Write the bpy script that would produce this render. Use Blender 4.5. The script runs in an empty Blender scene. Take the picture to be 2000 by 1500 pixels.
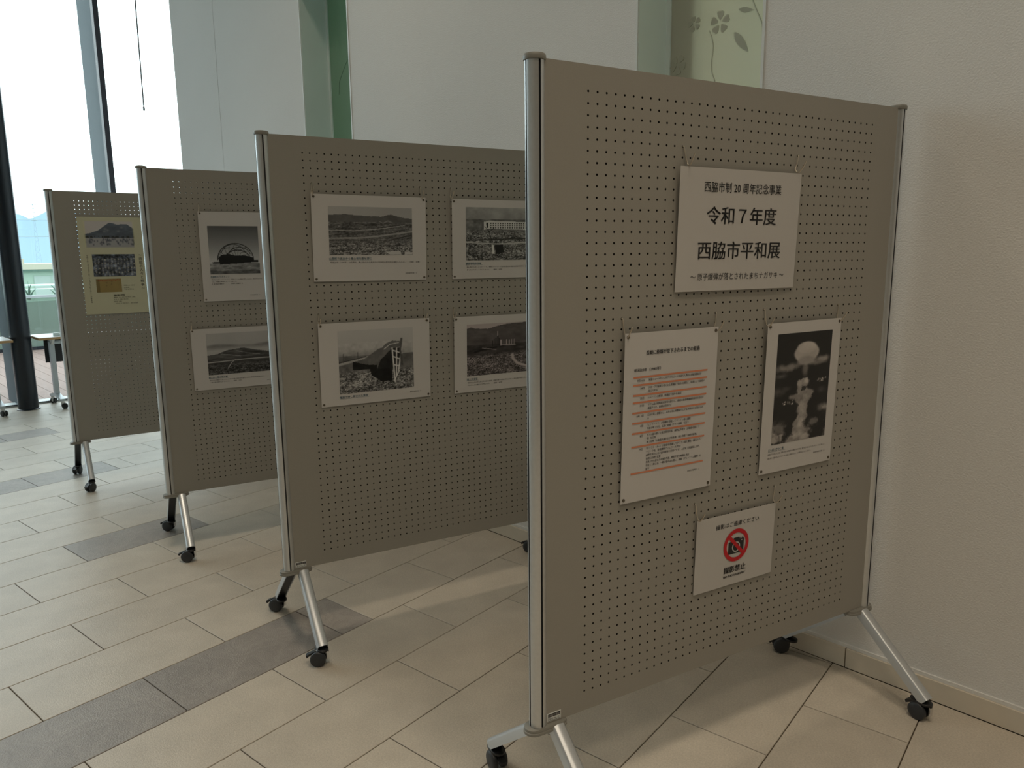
import bpy, math, random
import numpy as np
from mathutils import Matrix, Vector

# ------------------------------------------------------------------ frame, camera, world, light
SC = bpy.context.scene
COL = SC.collection
R = math.radians
F, PITCH, ROLL, EYE = 1455.59, 0.172024, -0.0107481, 1.39781
cam_d = bpy.data.cameras.new('camera'); cam = bpy.data.objects.new('camera', cam_d); COL.objects.link(cam)
cam_d.sensor_width = 36; cam_d.lens = 36 * F / 2000; cam_d.clip_start = .05; cam_d.clip_end = 9000
c_, s_ = math.cos(PITCH), math.sin(PITCH); cr, sr = math.cos(ROLL), math.sin(ROLL)
r0, u0, f0 = Vector((1, 0, 0)), Vector((0, s_, c_)), Vector((0, c_, -s_))
cx = r0 * cr + u0 * sr; cy = u0 * cr - r0 * sr; cz = -f0
cam.matrix_world = Matrix(((cx.x, cy.x, cz.x, 0), (cx.y, cy.y, cz.y, 0), (cx.z, cy.z, cz.z, EYE), (0, 0, 0, 1)))
SC.camera = cam
SC.view_settings.view_transform = 'Standard'; SC.view_settings.look = 'None'
SC.view_settings.gamma = 1; SC.view_settings.use_curve_mapping = False
SC.view_settings.exposure = 0.0
SC.cycles.max_bounces = 10; SC.cycles.diffuse_bounces = 6; SC.cycles.transparent_max_bounces = 16
SC.cycles.use_denoising = True; SC.cycles.sample_clamp_indirect = 6

# long plastered wall: s runs along it towards the windows, n points into it (the room is n < 0)
WA = R(133.506)
WD = Vector((math.cos(WA), math.sin(WA), 0)); WN = Vector((WD.y, -WD.x, 0)); W0 = Vector((1.1326, 2.3453, 0))
WM = Matrix(((WD.x, WN.x, 0, W0.x), (WD.y, WN.y, 0, W0.y), (0, 0, 1, 0), (0, 0, 0, 1)))
S_WIN, S_END, S_BACK, N_LEFT, N_FAR, Z_TOP = 7.5, 5.575, -5.0, -6.5, 3.0, 5.2

w = bpy.data.worlds.new('overcast_sky'); SC.world = w; w.use_nodes = True
nt = w.node_tree; nt.nodes.clear()
out = nt.nodes.new('ShaderNodeOutputWorld'); bg = nt.nodes.new('ShaderNodeBackground')
tc = nt.nodes.new('ShaderNodeTexCoord'); sp = nt.nodes.new('ShaderNodeSeparateXYZ'); ramp = nt.nodes.new('ShaderNodeValToRGB')
nt.links.new(tc.outputs['Generated'], sp.inputs[0]); nt.links.new(sp.outputs['Z'], ramp.inputs[0])
ramp.color_ramp.elements[0].position = 0.0; ramp.color_ramp.elements[0].color = (.84, .95, 1.0, 1)
ramp.color_ramp.elements[1].position = .6; ramp.color_ramp.elements[1].color = (.88, .95, 1.0, 1)
nt.links.new(ramp.outputs[0], bg.inputs[0]); bg.inputs[1].default_value = SKY = 3.4
nt.links.new(bg.outputs[0], out.inputs[0])

def area(name, s, n, z, sx, sy, power, color, portal=False, rot=None):
    d = bpy.data.lights.new(name, 'AREA'); d.shape = 'RECTANGLE'; d.size = sx; d.size_y = sy
    d.energy = power; d.color = color
    if portal: d.cycles.is_portal = True
    else: d.spread = R(105)
    o = bpy.data.objects.new(name, d); COL.objects.link(o)
    o.matrix_world = WM @ Matrix.Translation((s, n, z)) @ (rot or Matrix())
    return o
# portal over the glazing (adds no light, only guides the sky's), shining towards -s
area('window_portal', 7.62, (N_LEFT + N_FAR) / 2, Z_TOP / 2, Z_TOP, N_FAR - N_LEFT, 1, (1, 1, 1), True, Matrix.Rotation(R(90), 4, 'Y'))
LAMP_W = 12.2
for i, (s, n) in enumerate([(-3.2, -1.6), (-2.4, -3.4), (-1.2, -1.4), (-.7, -2.5), (2.3, -1.4)]):
    area('ceiling_lamp', s, n, Z_TOP - .08, .6, .6, LAMP_W, (1.0, .84, .64))

# ------------------------------------------------------------------ materials
def mat(name, col, rough=.6, metal=0., noise=None, bump=None, rand=0., spec=.5, coords='Object', grain=None):
    m = bpy.data.materials.new(name); m.use_nodes = True
    t = m.node_tree; b = t.nodes['Principled BSDF']
    b.inputs['Roughness'].default_value = rough; b.inputs['Metallic'].default_value = metal
    b.inputs['Specular IOR Level'].default_value = spec
    b.inputs['Base Color'].default_value = (*col, 1)
    src = None
    tcn = t.nodes.new('ShaderNodeTexCoord')
    if noise:
        sc, amt, det = noise
        n = t.nodes.new('ShaderNodeTexNoise'); n.inputs['Scale'].default_value = sc; n.inputs['Detail'].default_value = det
        t.links.new(tcn.outputs[coords], n.inputs['Vector'])
        mr = t.nodes.new('ShaderNodeMapRange'); mr.inputs[1].default_value = .3; mr.inputs[2].default_value = .7
        mr.inputs[3].default_value = 1 - amt; mr.inputs[4].default_value = 1 + amt
        t.links.new(n.outputs[0], mr.inputs[0]); src = mr.outputs[0]
    if grain:
        n = t.nodes.new('ShaderNodeTexNoise'); n.inputs['Scale'].default_value = grain[0]; n.inputs['Detail'].default_value = 2
        t.links.new(tcn.outputs[coords], n.inputs['Vector'])
        mr = t.nodes.new('ShaderNodeMapRange'); mr.inputs[1].default_value = .3; mr.inputs[2].default_value = .7
        mr.inputs[3].default_value = 1 - grain[1]; mr.inputs[4].default_value = 1 + grain[1]
        t.links.new(n.outputs[0], mr.inputs[0])
        mm = t.nodes.new('ShaderNodeMath'); mm.operation = 'MULTIPLY'
        t.links.new(src, mm.inputs[0]); t.links.new(mr.outputs[0], mm.inputs[1]); src = mm.outputs[0]
    if rand:
        oi = t.nodes.new('ShaderNodeObjectInfo'); mr = t.nodes.new('ShaderNodeMapRange')
        mr.inputs[3].default_value = 1 - rand; mr.inputs[4].default_value = 1 + rand
        t.links.new(oi.outputs['Random'], mr.inputs[0])
        if src:
            mm = t.nodes.new('ShaderNodeMath'); mm.operation = 'MULTIPLY'
            t.links.new(src, mm.inputs[0]); t.links.new(mr.outputs[0], mm.inputs[1]); src = mm.outputs[0]
        else: src = mr.outputs[0]
    if src:
        vm = t.nodes.new('ShaderNodeVectorMath'); vm.operation = 'SCALE'; vm.inputs[0].default_value = col
        t.links.new(src, vm.inputs['Scale']); t.links.new(vm.outputs[0], b.inputs['Base Color'])
    if bump:
        sc, st, dist, det = bump
        n = t.nodes.new('ShaderNodeTexNoise'); n.inputs['Scale'].default_value = sc; n.inputs['Detail'].default_value = det
        t.links.new(tcn.outputs[coords], n.inputs['Vector'])
        bp = t.nodes.new('ShaderNodeBump'); bp.inputs['Strength'].default_value = st; bp.inputs['Distance'].default_value = dist
        t.links.new(n.outputs[0], bp.inputs['Height']); t.links.new(bp.outputs[0], b.inputs['Normal'])
    return m

M = {}
M['plaster'] = mat('plaster', (.755, .755, .745), .9, noise=(.8, .03, 2), bump=(200, .6, .0028, 1.5), spec=.2)
M['ceiling'] = mat('ceiling_paint', (.60, .585, .56), .9, spec=.2)
M['wood_wall'] = mat('dim_wall', (.26, .23, .19), .8)
M['tile'] = mat('beige_stone_tile', (.56, .505, .43), .42, noise=(7, .07, 6), bump=(260, .5, .0020, 3), rand=.05, spec=.5, grain=(190, .10))
M['dark_tile'] = mat('dark_stone_tile', (.325, .295, .27), .42, noise=(6, .10, 6), bump=(210, .6, .003, 3), rand=.07, spec=.5, grain=(190, .12))
# veins running over the dark tiles
t = M['dark_tile'].node_tree; wv = t.nodes.new('ShaderNodeTexWave'); wv.inputs['Scale'].default_value = 4; wv.inputs['Distortion'].default_value = 30
wv.inputs['Detail'].default_value = 3; wv.inputs['Detail Scale'].default_value = 1.2
b = t.nodes['Principled BSDF']; old = b.inputs['Base Color'].links[0].from_socket
mr = t.nodes.new('ShaderNodeMapRange'); mr.inputs[3].default_value = .96; mr.inputs[4].default_value = 1.06
tcn = t.nodes.new('ShaderNodeTexCoord'); t.links.new(tcn.outputs['Object'], wv.inputs['Vector']); t.links.new(wv.outputs[0 if len(wv.outputs) < 2 else 1], mr.inputs[0])
vm = t.nodes.new('ShaderNodeVectorMath'); vm.operation = 'SCALE'; t.links.new(old, vm.inputs[0]); t.links.new(mr.outputs[0], vm.inputs['Scale'])
t.links.new(vm.outputs[0], b.inputs['Base Color'])
M['grout'] = mat('grout', (.10, .08, .06), .95, spec=.1)
M['skirting'] = mat('skirting_tile', (.68, .62, .52), .5, noise=(9, .05, 5), bump=(240, .3, .001, 2), rand=.03)
M['joint'] = mat('joint', (.16, .12, .08), .9)
M['panel'] = mat('board_enamel', (.325, .312, .278), .5, noise=(300, .02, 1), spec=.35)
M['core'] = mat('board_core', (.035, .032, .028), .9, spec=.1)  # hole walls near black: shade inside the holes put into the colour
M['alu'] = mat('satin_aluminium', (.62, .64, .65), .34, .75, noise=(120, .02, 1))
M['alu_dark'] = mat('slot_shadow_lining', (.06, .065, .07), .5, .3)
M['clip'] = mat('grey_foot_plastic', (.24, .235, .21), .45)
M['leg'] = mat('leg_aluminium', (.60, .63, .66), .36, .6)
M['black'] = mat('black_plastic', (.012, .013, .015), .42)
M['tyre'] = mat('caster_rubber', (.028, .031, .036), .45)
M['chrome'] = mat('chrome', (.7, .7, .7), .18, 1)
M['brass'] = mat('hook_wire', (.60, .54, .45), .3, .75)
M['paper'] = mat('laminated_paper', (.585, .57, .56), .42, spec=.45)
M['plain_paper'] = mat('plain_paper', (.55, .535, .52), .8, spec=.3)
M['cream'] = mat('cream_paper', (.56, .55, .40), .6)
M['ink'] = mat('black_ink', (.012, .012, .013), .5)
M['grey_ink'] = mat('grey_ink', (.06, .058, .058), .5)
M['blue_ink'] = mat('blue_ink', (.07, .16, .22), .5)
M['orange'] = mat('orange_print', (.66, .235, .12), .5)
M['red'] = mat('red_print', (.55, .004, .012), .5)
M['eyelet'] = mat('eyelet_metal', (.16, .14, .11), .35, .9)
M['white'] = mat('white_metal', (.72, .75, .74), .4)
M['navy'] = mat('column_paint', (.008, .014, .022), .28)
M['mull'] = mat('mullion', (.016, .014, .024), .4)
M['sill'] = mat('sill_metal', (.55, .60, .60), .4, .3)
M['table_white'] = mat('table_laminate', (.72, .73, .72), .35)
M['wood_edge'] = mat('wood_edge', (.50, .32, .15), .55)
M['table_metal'] = mat('table_metal', (.52, .58, .62), .35, .4)
M['deck'] = mat('deck_board', (.25, .178, .155), .7, noise=(12, .08, 3), rand=.06)
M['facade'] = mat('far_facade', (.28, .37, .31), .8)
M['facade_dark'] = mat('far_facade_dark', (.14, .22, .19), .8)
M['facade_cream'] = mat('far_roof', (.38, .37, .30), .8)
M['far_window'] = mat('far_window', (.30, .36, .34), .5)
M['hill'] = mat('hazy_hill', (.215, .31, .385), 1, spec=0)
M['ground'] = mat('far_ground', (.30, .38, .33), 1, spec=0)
M['leafy'] = mat('leafy_green', (.07, .13, .10), .7)
M['pylon'] = mat('pylon_steel', (.26, .33, .37), .8)
M['jamb'] = mat('niche_lining', (.74, .84, .82), .38, noise=(2, .04, 2))

def glassy(name, tint, gloss=.08, rough=.02, diff=0., diffcol=(1, 1, 1)):
    m = bpy.data.materials.new(name); m.use_nodes = True; t = m.node_tree; t.nodes.clear()
    o = t.nodes.new('ShaderNodeOutputMaterial'); tr = t.nodes.new('ShaderNodeBsdfTransparent'); tr.inputs[0].default_value = (*tint, 1)
    g = t.nodes.new('ShaderNodeBsdfGlossy'); g.inputs['Roughness'].default_value = rough
    mx = t.nodes.new('ShaderNodeMixShader'); mx.inputs[0].default_value = gloss
    t.links.new(tr.outputs[0], mx.inputs[1]); t.links.new(g.outputs[0], mx.inputs[2]); last = mx
    if diff:
        d = t.nodes.new('ShaderNodeBsdfDiffuse'); d.inputs[0].default_value = (*diffcol, 1)
        m2 = t.nodes.new('ShaderNodeMixShader'); m2.inputs[0].default_value = diff
        t.links.new(last.outputs[0], m2.inputs[1]); t.links.new(d.outputs[0], m2.inputs[2]); last = m2
    t.links.new(last.outputs[0], o.inputs[0]); return m
M['glass'] = glassy('clear_glass', (.95, .985, .97), .04)
M['fin'] = glassy('fin_glass', (.36, .40, .43), .06, .15, .60, (.165, .19, .205))
M['rail_glass'] = glassy('balustrade_glass', (.74, .84, .79), .06, .1, .4, (.32, .40, .36))
def frosted(name, col, trans):
    m = bpy.data.materials.new(name); m.use_nodes = True; t = m.node_tree; t.nodes.clear()
    o = t.nodes.new('ShaderNodeOutputMaterial'); d = t.nodes.new('ShaderNodeBsdfDiffuse'); d.inputs[0].default_value = (*col, 1)
    tl = t.nodes.new('ShaderNodeBsdfTranslucent'); tl.inputs[0].default_value = (*trans, 1)
    a = t.nodes.new('ShaderNodeAddShader'); g = t.nodes.new('ShaderNodeBsdfGlossy'); g.inputs['Roughness'].default_value = .12
    mx = t.nodes.new('ShaderNodeMixShader'); mx.inputs[0].default_value = .12
    t.links.new(d.outputs[0], a.inputs[0]); t.links.new(tl.outputs[0], a.inputs[1])
    t.links.new(a.outputs[0], mx.inputs[1]); t.links.new(g.outputs[0], mx.inputs[2]); t.links.new(mx.outputs[0], o.inputs[0]); return m
M['frost'] = frosted('frosted_pale_glass', (.43, .43, .36), (.26, .255, .205))
M['frost_flower'] = frosted('flower_film', (.40, .405, .34), (.24, .24, .195))
M['frost_green'] = frosted('frosted_green_glass', (.17, .25, .19), (.085, .135, .09))
M['frost_green_flower'] = frosted('green_flower_film', (.19, .27, .21), (.10, .15, .105))
def printmat():
    m = bpy.data.materials.new('photo_print'); m.use_nodes = True; t = m.node_tree; b = t.nodes['Principled BSDF']
    a = t.nodes.new('ShaderNodeAttribute'); a.attribute_name = 'print'; t.links.new(a.outputs['Color'], b.inputs['Base Color'])
    b.inputs['Roughness'].default_value = .4; return m
M['print'] = printmat()

# ------------------------------------------------------------------ mesh helpers
class MB:
    def __init__(self): self.v = []; self.f = []; self.m = []
    def add(self, vs, fs, mi=0):
        o = len(self.v); self.v += [tuple(p) for p in vs]
        for f in fs: self.f.append([i + o for i in f]); self.m.append(mi)
        return self
    def box(self, x0, x1, y0, y1, z0, z1, mi=0, T=None):
        vs = [Vector((x, y, z)) for z in (z0, z1) for y in (y0, y1) for x in (x0, x1)]
        if T: vs = [T @ p for p in vs]
        return self.add(vs, [(0, 2, 3, 1), (4, 5, 7, 6), (0, 1, 5, 4), (2, 6, 7, 3), (0, 4, 6, 2), (1, 3, 7, 5)], mi)
    def bbox(self, x0, x1, y0, y1, z0, z1, bv, mi=0):
        # box whose top edges are chamfered
        a = [(x0, y0, z0), (x1, y0, z0), (x1, y1, z0), (x0, y1, z0), (x0, y0, z1 - bv), (x1, y0, z1 - bv), (x1, y1, z1 - bv), (x0, y1, z1 - bv),
             (x0 + bv, y0 + bv, z1), (x1 - bv, y0 + bv, z1), (x1 - bv, y1 - bv, z1), (x0 + bv, y1 - bv, z1)]
        return self.add(a, [(3, 2, 1, 0), (8, 9, 10, 11)] + [(i, (i + 1) % 4, (i + 1) % 4 + 4, i + 4) for i in range(4)] + [(i + 4, (i + 1) % 4 + 4, (i + 1) % 4 + 8, i + 8) for i in range(4)], mi)
    def prism(self, poly, z0, z1, mi=0, T=None, bv=0):
        n = len(poly)
        if bv:
            cxm = sum(p[0] for p in poly) / n; cym = sum(p[1] for p in poly) / n
            def ins(p):
                d = math.hypot(p[0] - cxm, p[1] - cym) or 1; k = 1 - bv / d * 1.3
                return (cxm + (p[0] - cxm) * k, cym + (p[1] - cym) * k)
            rings = [[(x, y, z0) for x, y in poly], [(x, y, z1 - bv) for x, y in poly], [(*ins(p), z1) for p in poly]]
        else: rings = [[(x, y, z0) for x, y in poly], [(x, y, z1) for x, y in poly]]
        vs = [Vector(p) for r in rings for p in r]
        if T: vs = [T @ p for p in vs]
        fs = [list(range(n))[::-1], [n * (len(rings) - 1) + i for i in range(n)]]
        for k in range(len(rings) - 1):
            fs += [(k * n + i, k * n + (i + 1) % n, (k + 1) * n + (i + 1) % n, (k + 1) * n + i) for i in range(n)]
        return self.add(vs, fs, mi)
    def tube(self, pts, r, seg=8, mi=0, closed=False):
        P = [Vector(p) for p in pts]; n = len(P); rings = []
        up = Vector((0, 0, 1))
        for i in range(n):
            if closed: d = P[(i + 1) % n] - P[i - 1]
            else: d = P[min(i + 1, n - 1)] - P[max(i - 1, 0)]
            d.normalize()
            a = d.cross(up)
            if a.length < 1e-3: a = d.cross(Vector((1, 0, 0)))
            a.normalize(); b = d.cross(a)
            if i and (a.dot(pa) < 0): a = -a; b = -b
            pa = a
            rr = r[i] if isinstance(r, (list, tuple)) else r
            rings.append([P[i] + (a * math.cos(2 * math.pi * k / seg) + b * math.sin(2 * math.pi * k / seg)) * rr for k in range(seg)])
        vs = [p for q in rings for p in q]; fs = []
        for i in range(n if closed else n - 1):
            j = (i + 1) % n
            fs += [(i * seg + k, i * seg + (k + 1) % seg, j * seg + (k + 1) % seg, j * seg + k) for k in range(seg)]
        if not closed: fs += [list(range(seg))[::-1], [(n - 1) * seg + k for k in range(seg)]]
        return self.add(vs, fs, mi)
    def lathe(self, prof, T=None, seg=24, mi=0):
        # prof: (radius, height) about local Z
        vs = []; fs = []
        for r, z in prof: vs += [Vector((r * math.cos(2 * math.pi * k / seg), r * math.sin(2 * math.pi * k / seg), z)) for k in range(seg)]
        if T: vs = [T @ p for p in vs]
        for i in range(len(prof) - 1):
            fs += [(i * seg + k, i * seg + (k + 1) % seg, (i + 1) * seg + (k + 1) % seg, (i + 1) * seg + k) for k in range(seg)]
        fs += [list(range(seg))[::-1], [(len(prof) - 1) * seg + k for k in range(seg)]]
        return self.add(vs, fs, mi)
    def mesh(self, name, mats, smooth=False):
        me = bpy.data.meshes.new(name); me.from_pydata(self.v, [], self.f)
        for m in (mats if isinstance(mats, (list, tuple)) else [mats]): me.materials.append(m)
        if any(self.m): me.polygons.foreach_set('material_index', self.m)
        if smooth: me.shade_smooth() if smooth is True else me.shade_smooth_by_angle(angle=R(smooth)) if hasattr(me, 'shade_smooth_by_angle') else None
        if smooth and smooth is not True:
            sharp(me, smooth)
        me.update(); return me
    def build(self, name, mats, parent=None, smooth=False):
        return link(name, self.mesh(name, mats, smooth), parent)
def sharp(me, ang):
    import bmesh
    bm = bmesh.new(); bm.from_mesh(me); bmesh.ops.recalc_face_normals(bm, faces=bm.faces)
    for f in bm.faces: f.smooth = True
    for e in bm.edges:
        if len(e.link_faces) == 2: e.smooth = e.calc_face_angle(0) < R(ang)
        else: e.smooth = False
    bm.to_mesh(me); bm.free()
def link(name, data, parent=None):
    o = bpy.data.objects.new(name, data); COL.objects.link(o)
    if parent is not None: o.parent = parent
    return o
def tag(o, label=None, cat=None, group=None, kind=None):
    if label: o['label'] = label
    if cat: o['category'] = cat
    if group: o['group'] = group
    if kind: o['kind'] = kind
    return o
def empty(name, mw):
    o = bpy.data.objects.new(name, None); COL.objects.link(o); o.matrix_world = mw; o.empty_display_size = .1
    return o
def inwall(o): o.matrix_world = WM; return o

# ------------------------------------------------------------------ the room
fl = MB().box(S_BACK, 7.7, N_LEFT, N_FAR, -.15, -.0035)
floor = inwall(tag(fl.build('floor', M['grout']), kind='structure'))
FI = WM.inverted()
# stone tiles, 600 x 300 running bond, turned a few degrees from the wall
TA = R(50.9); A = Vector((math.cos(TA), math.sin(TA), 0)); N = Vector((math.sin(TA), -math.cos(TA), 0))
R0, RP, QP, G = -2.4390, .2995, .606, .0034
def clip(poly, a, b, c):
    o = []
    for i in range(len(poly)):
        p, q = poly[i], poly[(i + 1) % len(poly)]; dp = a * p[0] + b * p[1] - c; dq = a * q[0] + b * q[1] - c
        if dp <= 0: o.append(p)
        if dp * dq < 0: t = dp / (dp - dq); o.append((p[0] + (q[0] - p[0]) * t, p[1] + (q[1] - p[1]) * t))
    return o
def project(p):
    d = Vector(p) - Vector((0, 0, EYE)); z = d.dot(f0)
    if z < .15: return None
    return 1000 + F * d.dot(cx) / z, 750 - F * d.dot(cy) / z
DARK = {0: (-9, 1.755), -5: (1.306, 1.918), -10: (-9, 2.105), -15: (-9, 2.284)}
GM = FI @ Matrix(((A.x, N.x, 0, 0), (A.y, N.y, 0, 0), (0, 0, 1, 0), (0, 0, 0, 1)))
full = [None, None]
for k, (mm) in enumerate(('tile', 'dark_tile')):
    full[k] = MB().bbox(-QP / 2 + G / 2, QP / 2 - G / 2, -RP / 2 + G / 2, RP / 2 - G / 2, -.012, 0, .0012).mesh('tile', M[mm])
tiles = []; rnd = random.Random(4)
for k in range(-26, 26):
    ra, rb = R0 + RP * k, R0 + RP * (k + 1)
    off = 1.0035 if k % 2 == 0 else .7005
    for j in range(-16, 16):
        qa = off + QP * j; cuts = [qa, qa + QP]
        if k in DARK:
            for d in DARK[k]:
                if qa + .05 < d < qa + QP - .05: cuts.insert(1, d)
        for q0, q1 in zip(cuts[:-1], cuts[1:]):
            dk = 1 if k in DARK and DARK[k][0] < (q0 + q1) / 2 < DARK[k][1] else 0
            poly = [(q0 + G / 2, ra + G / 2), (q1 - G / 2, ra + G / 2), (q1 - G / 2, rb - G / 2), (q0 + G / 2, rb - G / 2)]
            wp = [tuple((GM @ Vector((x, y, 0)))[:2]) for x, y in poly]
            n0 = len(wp); orig = list(wp)
            lim = -.016 if min(p[0] for p in wp) < S_END else N_FAR
            for cl in ((0, 1, lim), (1, 0, S_WIN - .004), (-1, 0, -S_BACK), (0, -1, -N_LEFT)):
                wp = clip(wp, *cl)
                if len(wp) < 3: break
            if len(wp) < 3: continue
            ar = abs(sum(wp[i][0] * wp[(i + 1) % len(wp)][1] - wp[(i + 1) % len(wp)][0] * wp[i][1] for i in range(len(wp)))) / 2
            if ar < .0006: continue
            whole = len(cuts) == 2 and all(abs(a[0] - b[0]) + abs(a[1] - b[1]) < 1e-6 for a, b in zip(wp, orig)) and len(wp) == 4
            ctr = WM @ Vector((sum(p[0] for p in wp) / len(wp), sum(p[1] for p in wp) / len(wp), 0))
            vis = False
            for p in [(sum(a[0] for a in wp) / len(wp), sum(a[1] for a in wp) / len(wp))] + wp:
                pr = project(WM @ Vector((p[0], p[1], 0)))
                if pr and -20 < pr[0] < 2020 and -20 < pr[1] < 1520: vis = True
            tiles.append((not vis, ctr.length, k, (q0 + q1) / 2, (ra + rb) / 2, dk, whole, wp))
tiles.sort(key=lambda a: a[:2])
rest = MB()
for i, (hid, dist, k, qc, rc, dk, whole, wp) in enumerate(tiles):
    if hid or i >= 300:
        rest.prism(wp, -.012, 0, dk, bv=.001); continue
    if whole:
        o = link('tile', full[dk], floor); o.matrix_local = GM @ Matrix.Translation((qc, rc, 0))
    else:
        cxm = sum(p[0] for p in wp) / len(wp); cym = sum(p[1] for p in wp) / len(wp)
        o = MB().prism([(x - cxm, y - cym) for x, y in wp], -.012, 0, 0, bv=.001).build('tile', M['dark_tile' if dk else 'tile'], floor)
        o.location = (cxm, cym, 0)
    if dk: o['label'] = 'dark brown stone tile'
if rest.f: tag(rest.build('tile', [M['tile'], M['dark_tile']], floor), kind='stuff')

# plastered wall with two deep niches of frosted glass
NZ0, NZ1 = .9, 2.98
mb = MB()
T = .20
nich = [(.41, .93), (2.96, 3.50)]
mb.box(S_BACK, nich[0][0], 0, T, 0, Z_TOP); mb.box(nich[0][1], nich[1][0], 0, T, 0, Z_TOP); mb.box(nich[1][1], 4.76, 0, T, 0, Z_TOP)
mb.box(4.76, S_END, -.0012, T, 0, Z_TOP)
for a_, b_ in nich: mb.box(a_, b_, 0, T, 0, NZ0); mb.box(a_, b_, 0, T, NZ1, Z_TOP)
inwall(tag(mb.build('wall_right', M['plaster']), kind='structure'))
for nm, (x0, x1, y0, y1) in {'wall_left': (S_BACK, S_WIN, N_LEFT - .2, N_LEFT), 'wall_back': (S_BACK - .2, S_BACK, N_LEFT - .2, .2),
                              'wall_return': (S_END - .2, S_END, T, N_FAR), 'wall_far': (S_END - .2, S_WIN, N_FAR, N_FAR + .2)}.items():
    inwall(tag(MB().box(x0, x1, y0, y1, 0, Z_TOP).build(nm, M['wood_wall' if nm == 'wall_back' else 'plaster']), kind='structure'))
inwall(tag(MB().box(S_BACK - .2, S_WIN, N_LEFT - .2, N_FAR + .2, Z_TOP, Z_TOP + .2).build('ceiling', M['ceiling']), kind='structure'))

# skirting tiles
bb = inwall(tag(MB().box(S_BACK, S_END, -.004, 0, 0, .066).build('baseboard_right', M['joint']), kind='structure'))
s = 0.0
while s > S_BACK: s -= .604
sk = MB().box(.002, .602, -.014, -.004, .0015, .068).mesh('skirting_tile', M['skirting'])
while s < S_END:
    if s > S_BACK and s + .604 < S_END: o = link('skirting_tile', sk, bb); o.location = (s, 0, 0)
    else:
        a_, b_ = max(s, S_BACK), min(s + .604, S_END)
        MB().box(a_ + .002, b_ - .002, -.014, -.004, .0015, .068).build('skirting_tile', M['skirting'], bb)
    s += .604
inwall(tag(MB().box(S_BACK, S_END, -.006, 0, .0685, .080).build('trim_1', M['plaster']), kind='structure'))

# niche windows
for i, (a_, b_) in enumerate(nich):
    m_ = MB(); q = .006; FG, FF = (M['frost'], M['frost_flower']) if i == 0 else (M['frost_green'], M['frost_green_flower'])
    m_.box(a_, a_ + q, .0, .19, NZ0, NZ1); m_.box(b_ - q, b_, .0, .19, NZ0, NZ1); m_.box(a_ + q, b_ - q, .0, .19, NZ1 - q, NZ1); m_.box(a_ + q, b_ - q, .0, .19, NZ0, NZ0 + q)
    root = inwall(tag(m_.build('window_%d' % (i + 1), M['jamb']), kind='structure'))
    MB().box(a_ + q, b_ - q, .184, .19, NZ0 + q, NZ1 - q).build('pane', FG, root)
    for x, ww in ((a_ - .006, .010), (b_ - .002, .006)): MB().box(x, x + ww, -.004, .004, NZ0, NZ1).build('corner_bead', M['white'], root)
    if i == 0: MB().box(b_ - .125, b_ + .02, .194, .24, NZ0, NZ1).build('outer_jamb', M['facade_dark'], root)  # unseen block added close behind the pane to darken its left edge
    f_ = MB(); f_.box(b_ - .024, b_ - q, .176, .184, NZ0 + q, NZ1 - q); f_.build('pane_frame', M['jamb'], root)
    def blob(pts): return MB().prism(pts, 0, .0015, T=Matrix(((1, 0, 0, 0), (0, 0, 1, .1815), (0, 1, 0, 0), (0, 0, 0, 1))))
    def petals(cx_, cz_, r, k0=0.3, n=5):
        for k in range(n):
            an = k0 + 2 * math.pi * k / n; pts = []
            for u_, w_ in ((.25, .06), (.6, .30), (.85, .36), (1.0, .2), (.94, 0), (1.0, -.2), (.85, -.36), (.6, -.30), (.25, -.06)):
                pts.append((cx_ + r * (u_ * math.cos(an) - w_ * math.sin(an)), cz_ + r * (u_ * math.sin(an) + w_ * math.cos(an))))
            blob(pts).build('flower_petal', FF, root)
    def leaf(x0, z0, x1, z1, wd):
        dx, dz = x1 - x0, z1 - z0; L = math.hypot(dx, dz); nx, nz = -dz / L, dx / L; up = []; dn = []
        for k in range(9):
            t_ = k / 8; ww = wd * math.sin(math.pi * t_ ** .8)
            up.append((x0 + dx * t_ + nx * ww, z0 + dz * t_ + nz * ww)); dn.append((x0 + dx * t_ - nx * ww * .8, z0 + dz * t_ - nz * ww * .8))
        blob(up + dn[::-1][1:-1]).build('leaf', FF, root)
    def stem(P_):
        up = [(x - .0018, z) for x, z in P_]; dn = [(x + .0018, z) for x, z in P_]
        blob(up + dn[::-1]).build('stem', FF, root)
    if i == 0:
        petals(.688, 2.243, .040, .35); petals(.870, 2.125, .036, .9); petals(.80, 2.262, .028, 0.1); petals(.60, 1.6, .04)
        leaf(.613, 2.272, .551, 2.256, .010); leaf(.627, 2.197, .566, 2.115, .016)
        stem([(.734, 2.224), (.722, 2.20), (.713, 2.165), (.7155, 2.14), (.719, 2.111), (.716, 2.07), (.703, 2.042), (.69, 1.9), (.66, 1.7)])
        stem([(.568, 2.315), (.558, 2.291), (.540, 2.25), (.518, 2.206), (.50, 2.1)])
    else:
        stem([(3.39, 2.40), (3.379, 2.474), (3.30, 2.56), (3.222, 2.625), (3.15, 2.75)])
        stem([(3.10, 2.2), (3.12, 2.35), (3.2, 2.5)]); leaf(3.13, 2.42, 3.08, 2.52, .016); petals(3.2, 1.9, .045)

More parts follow.
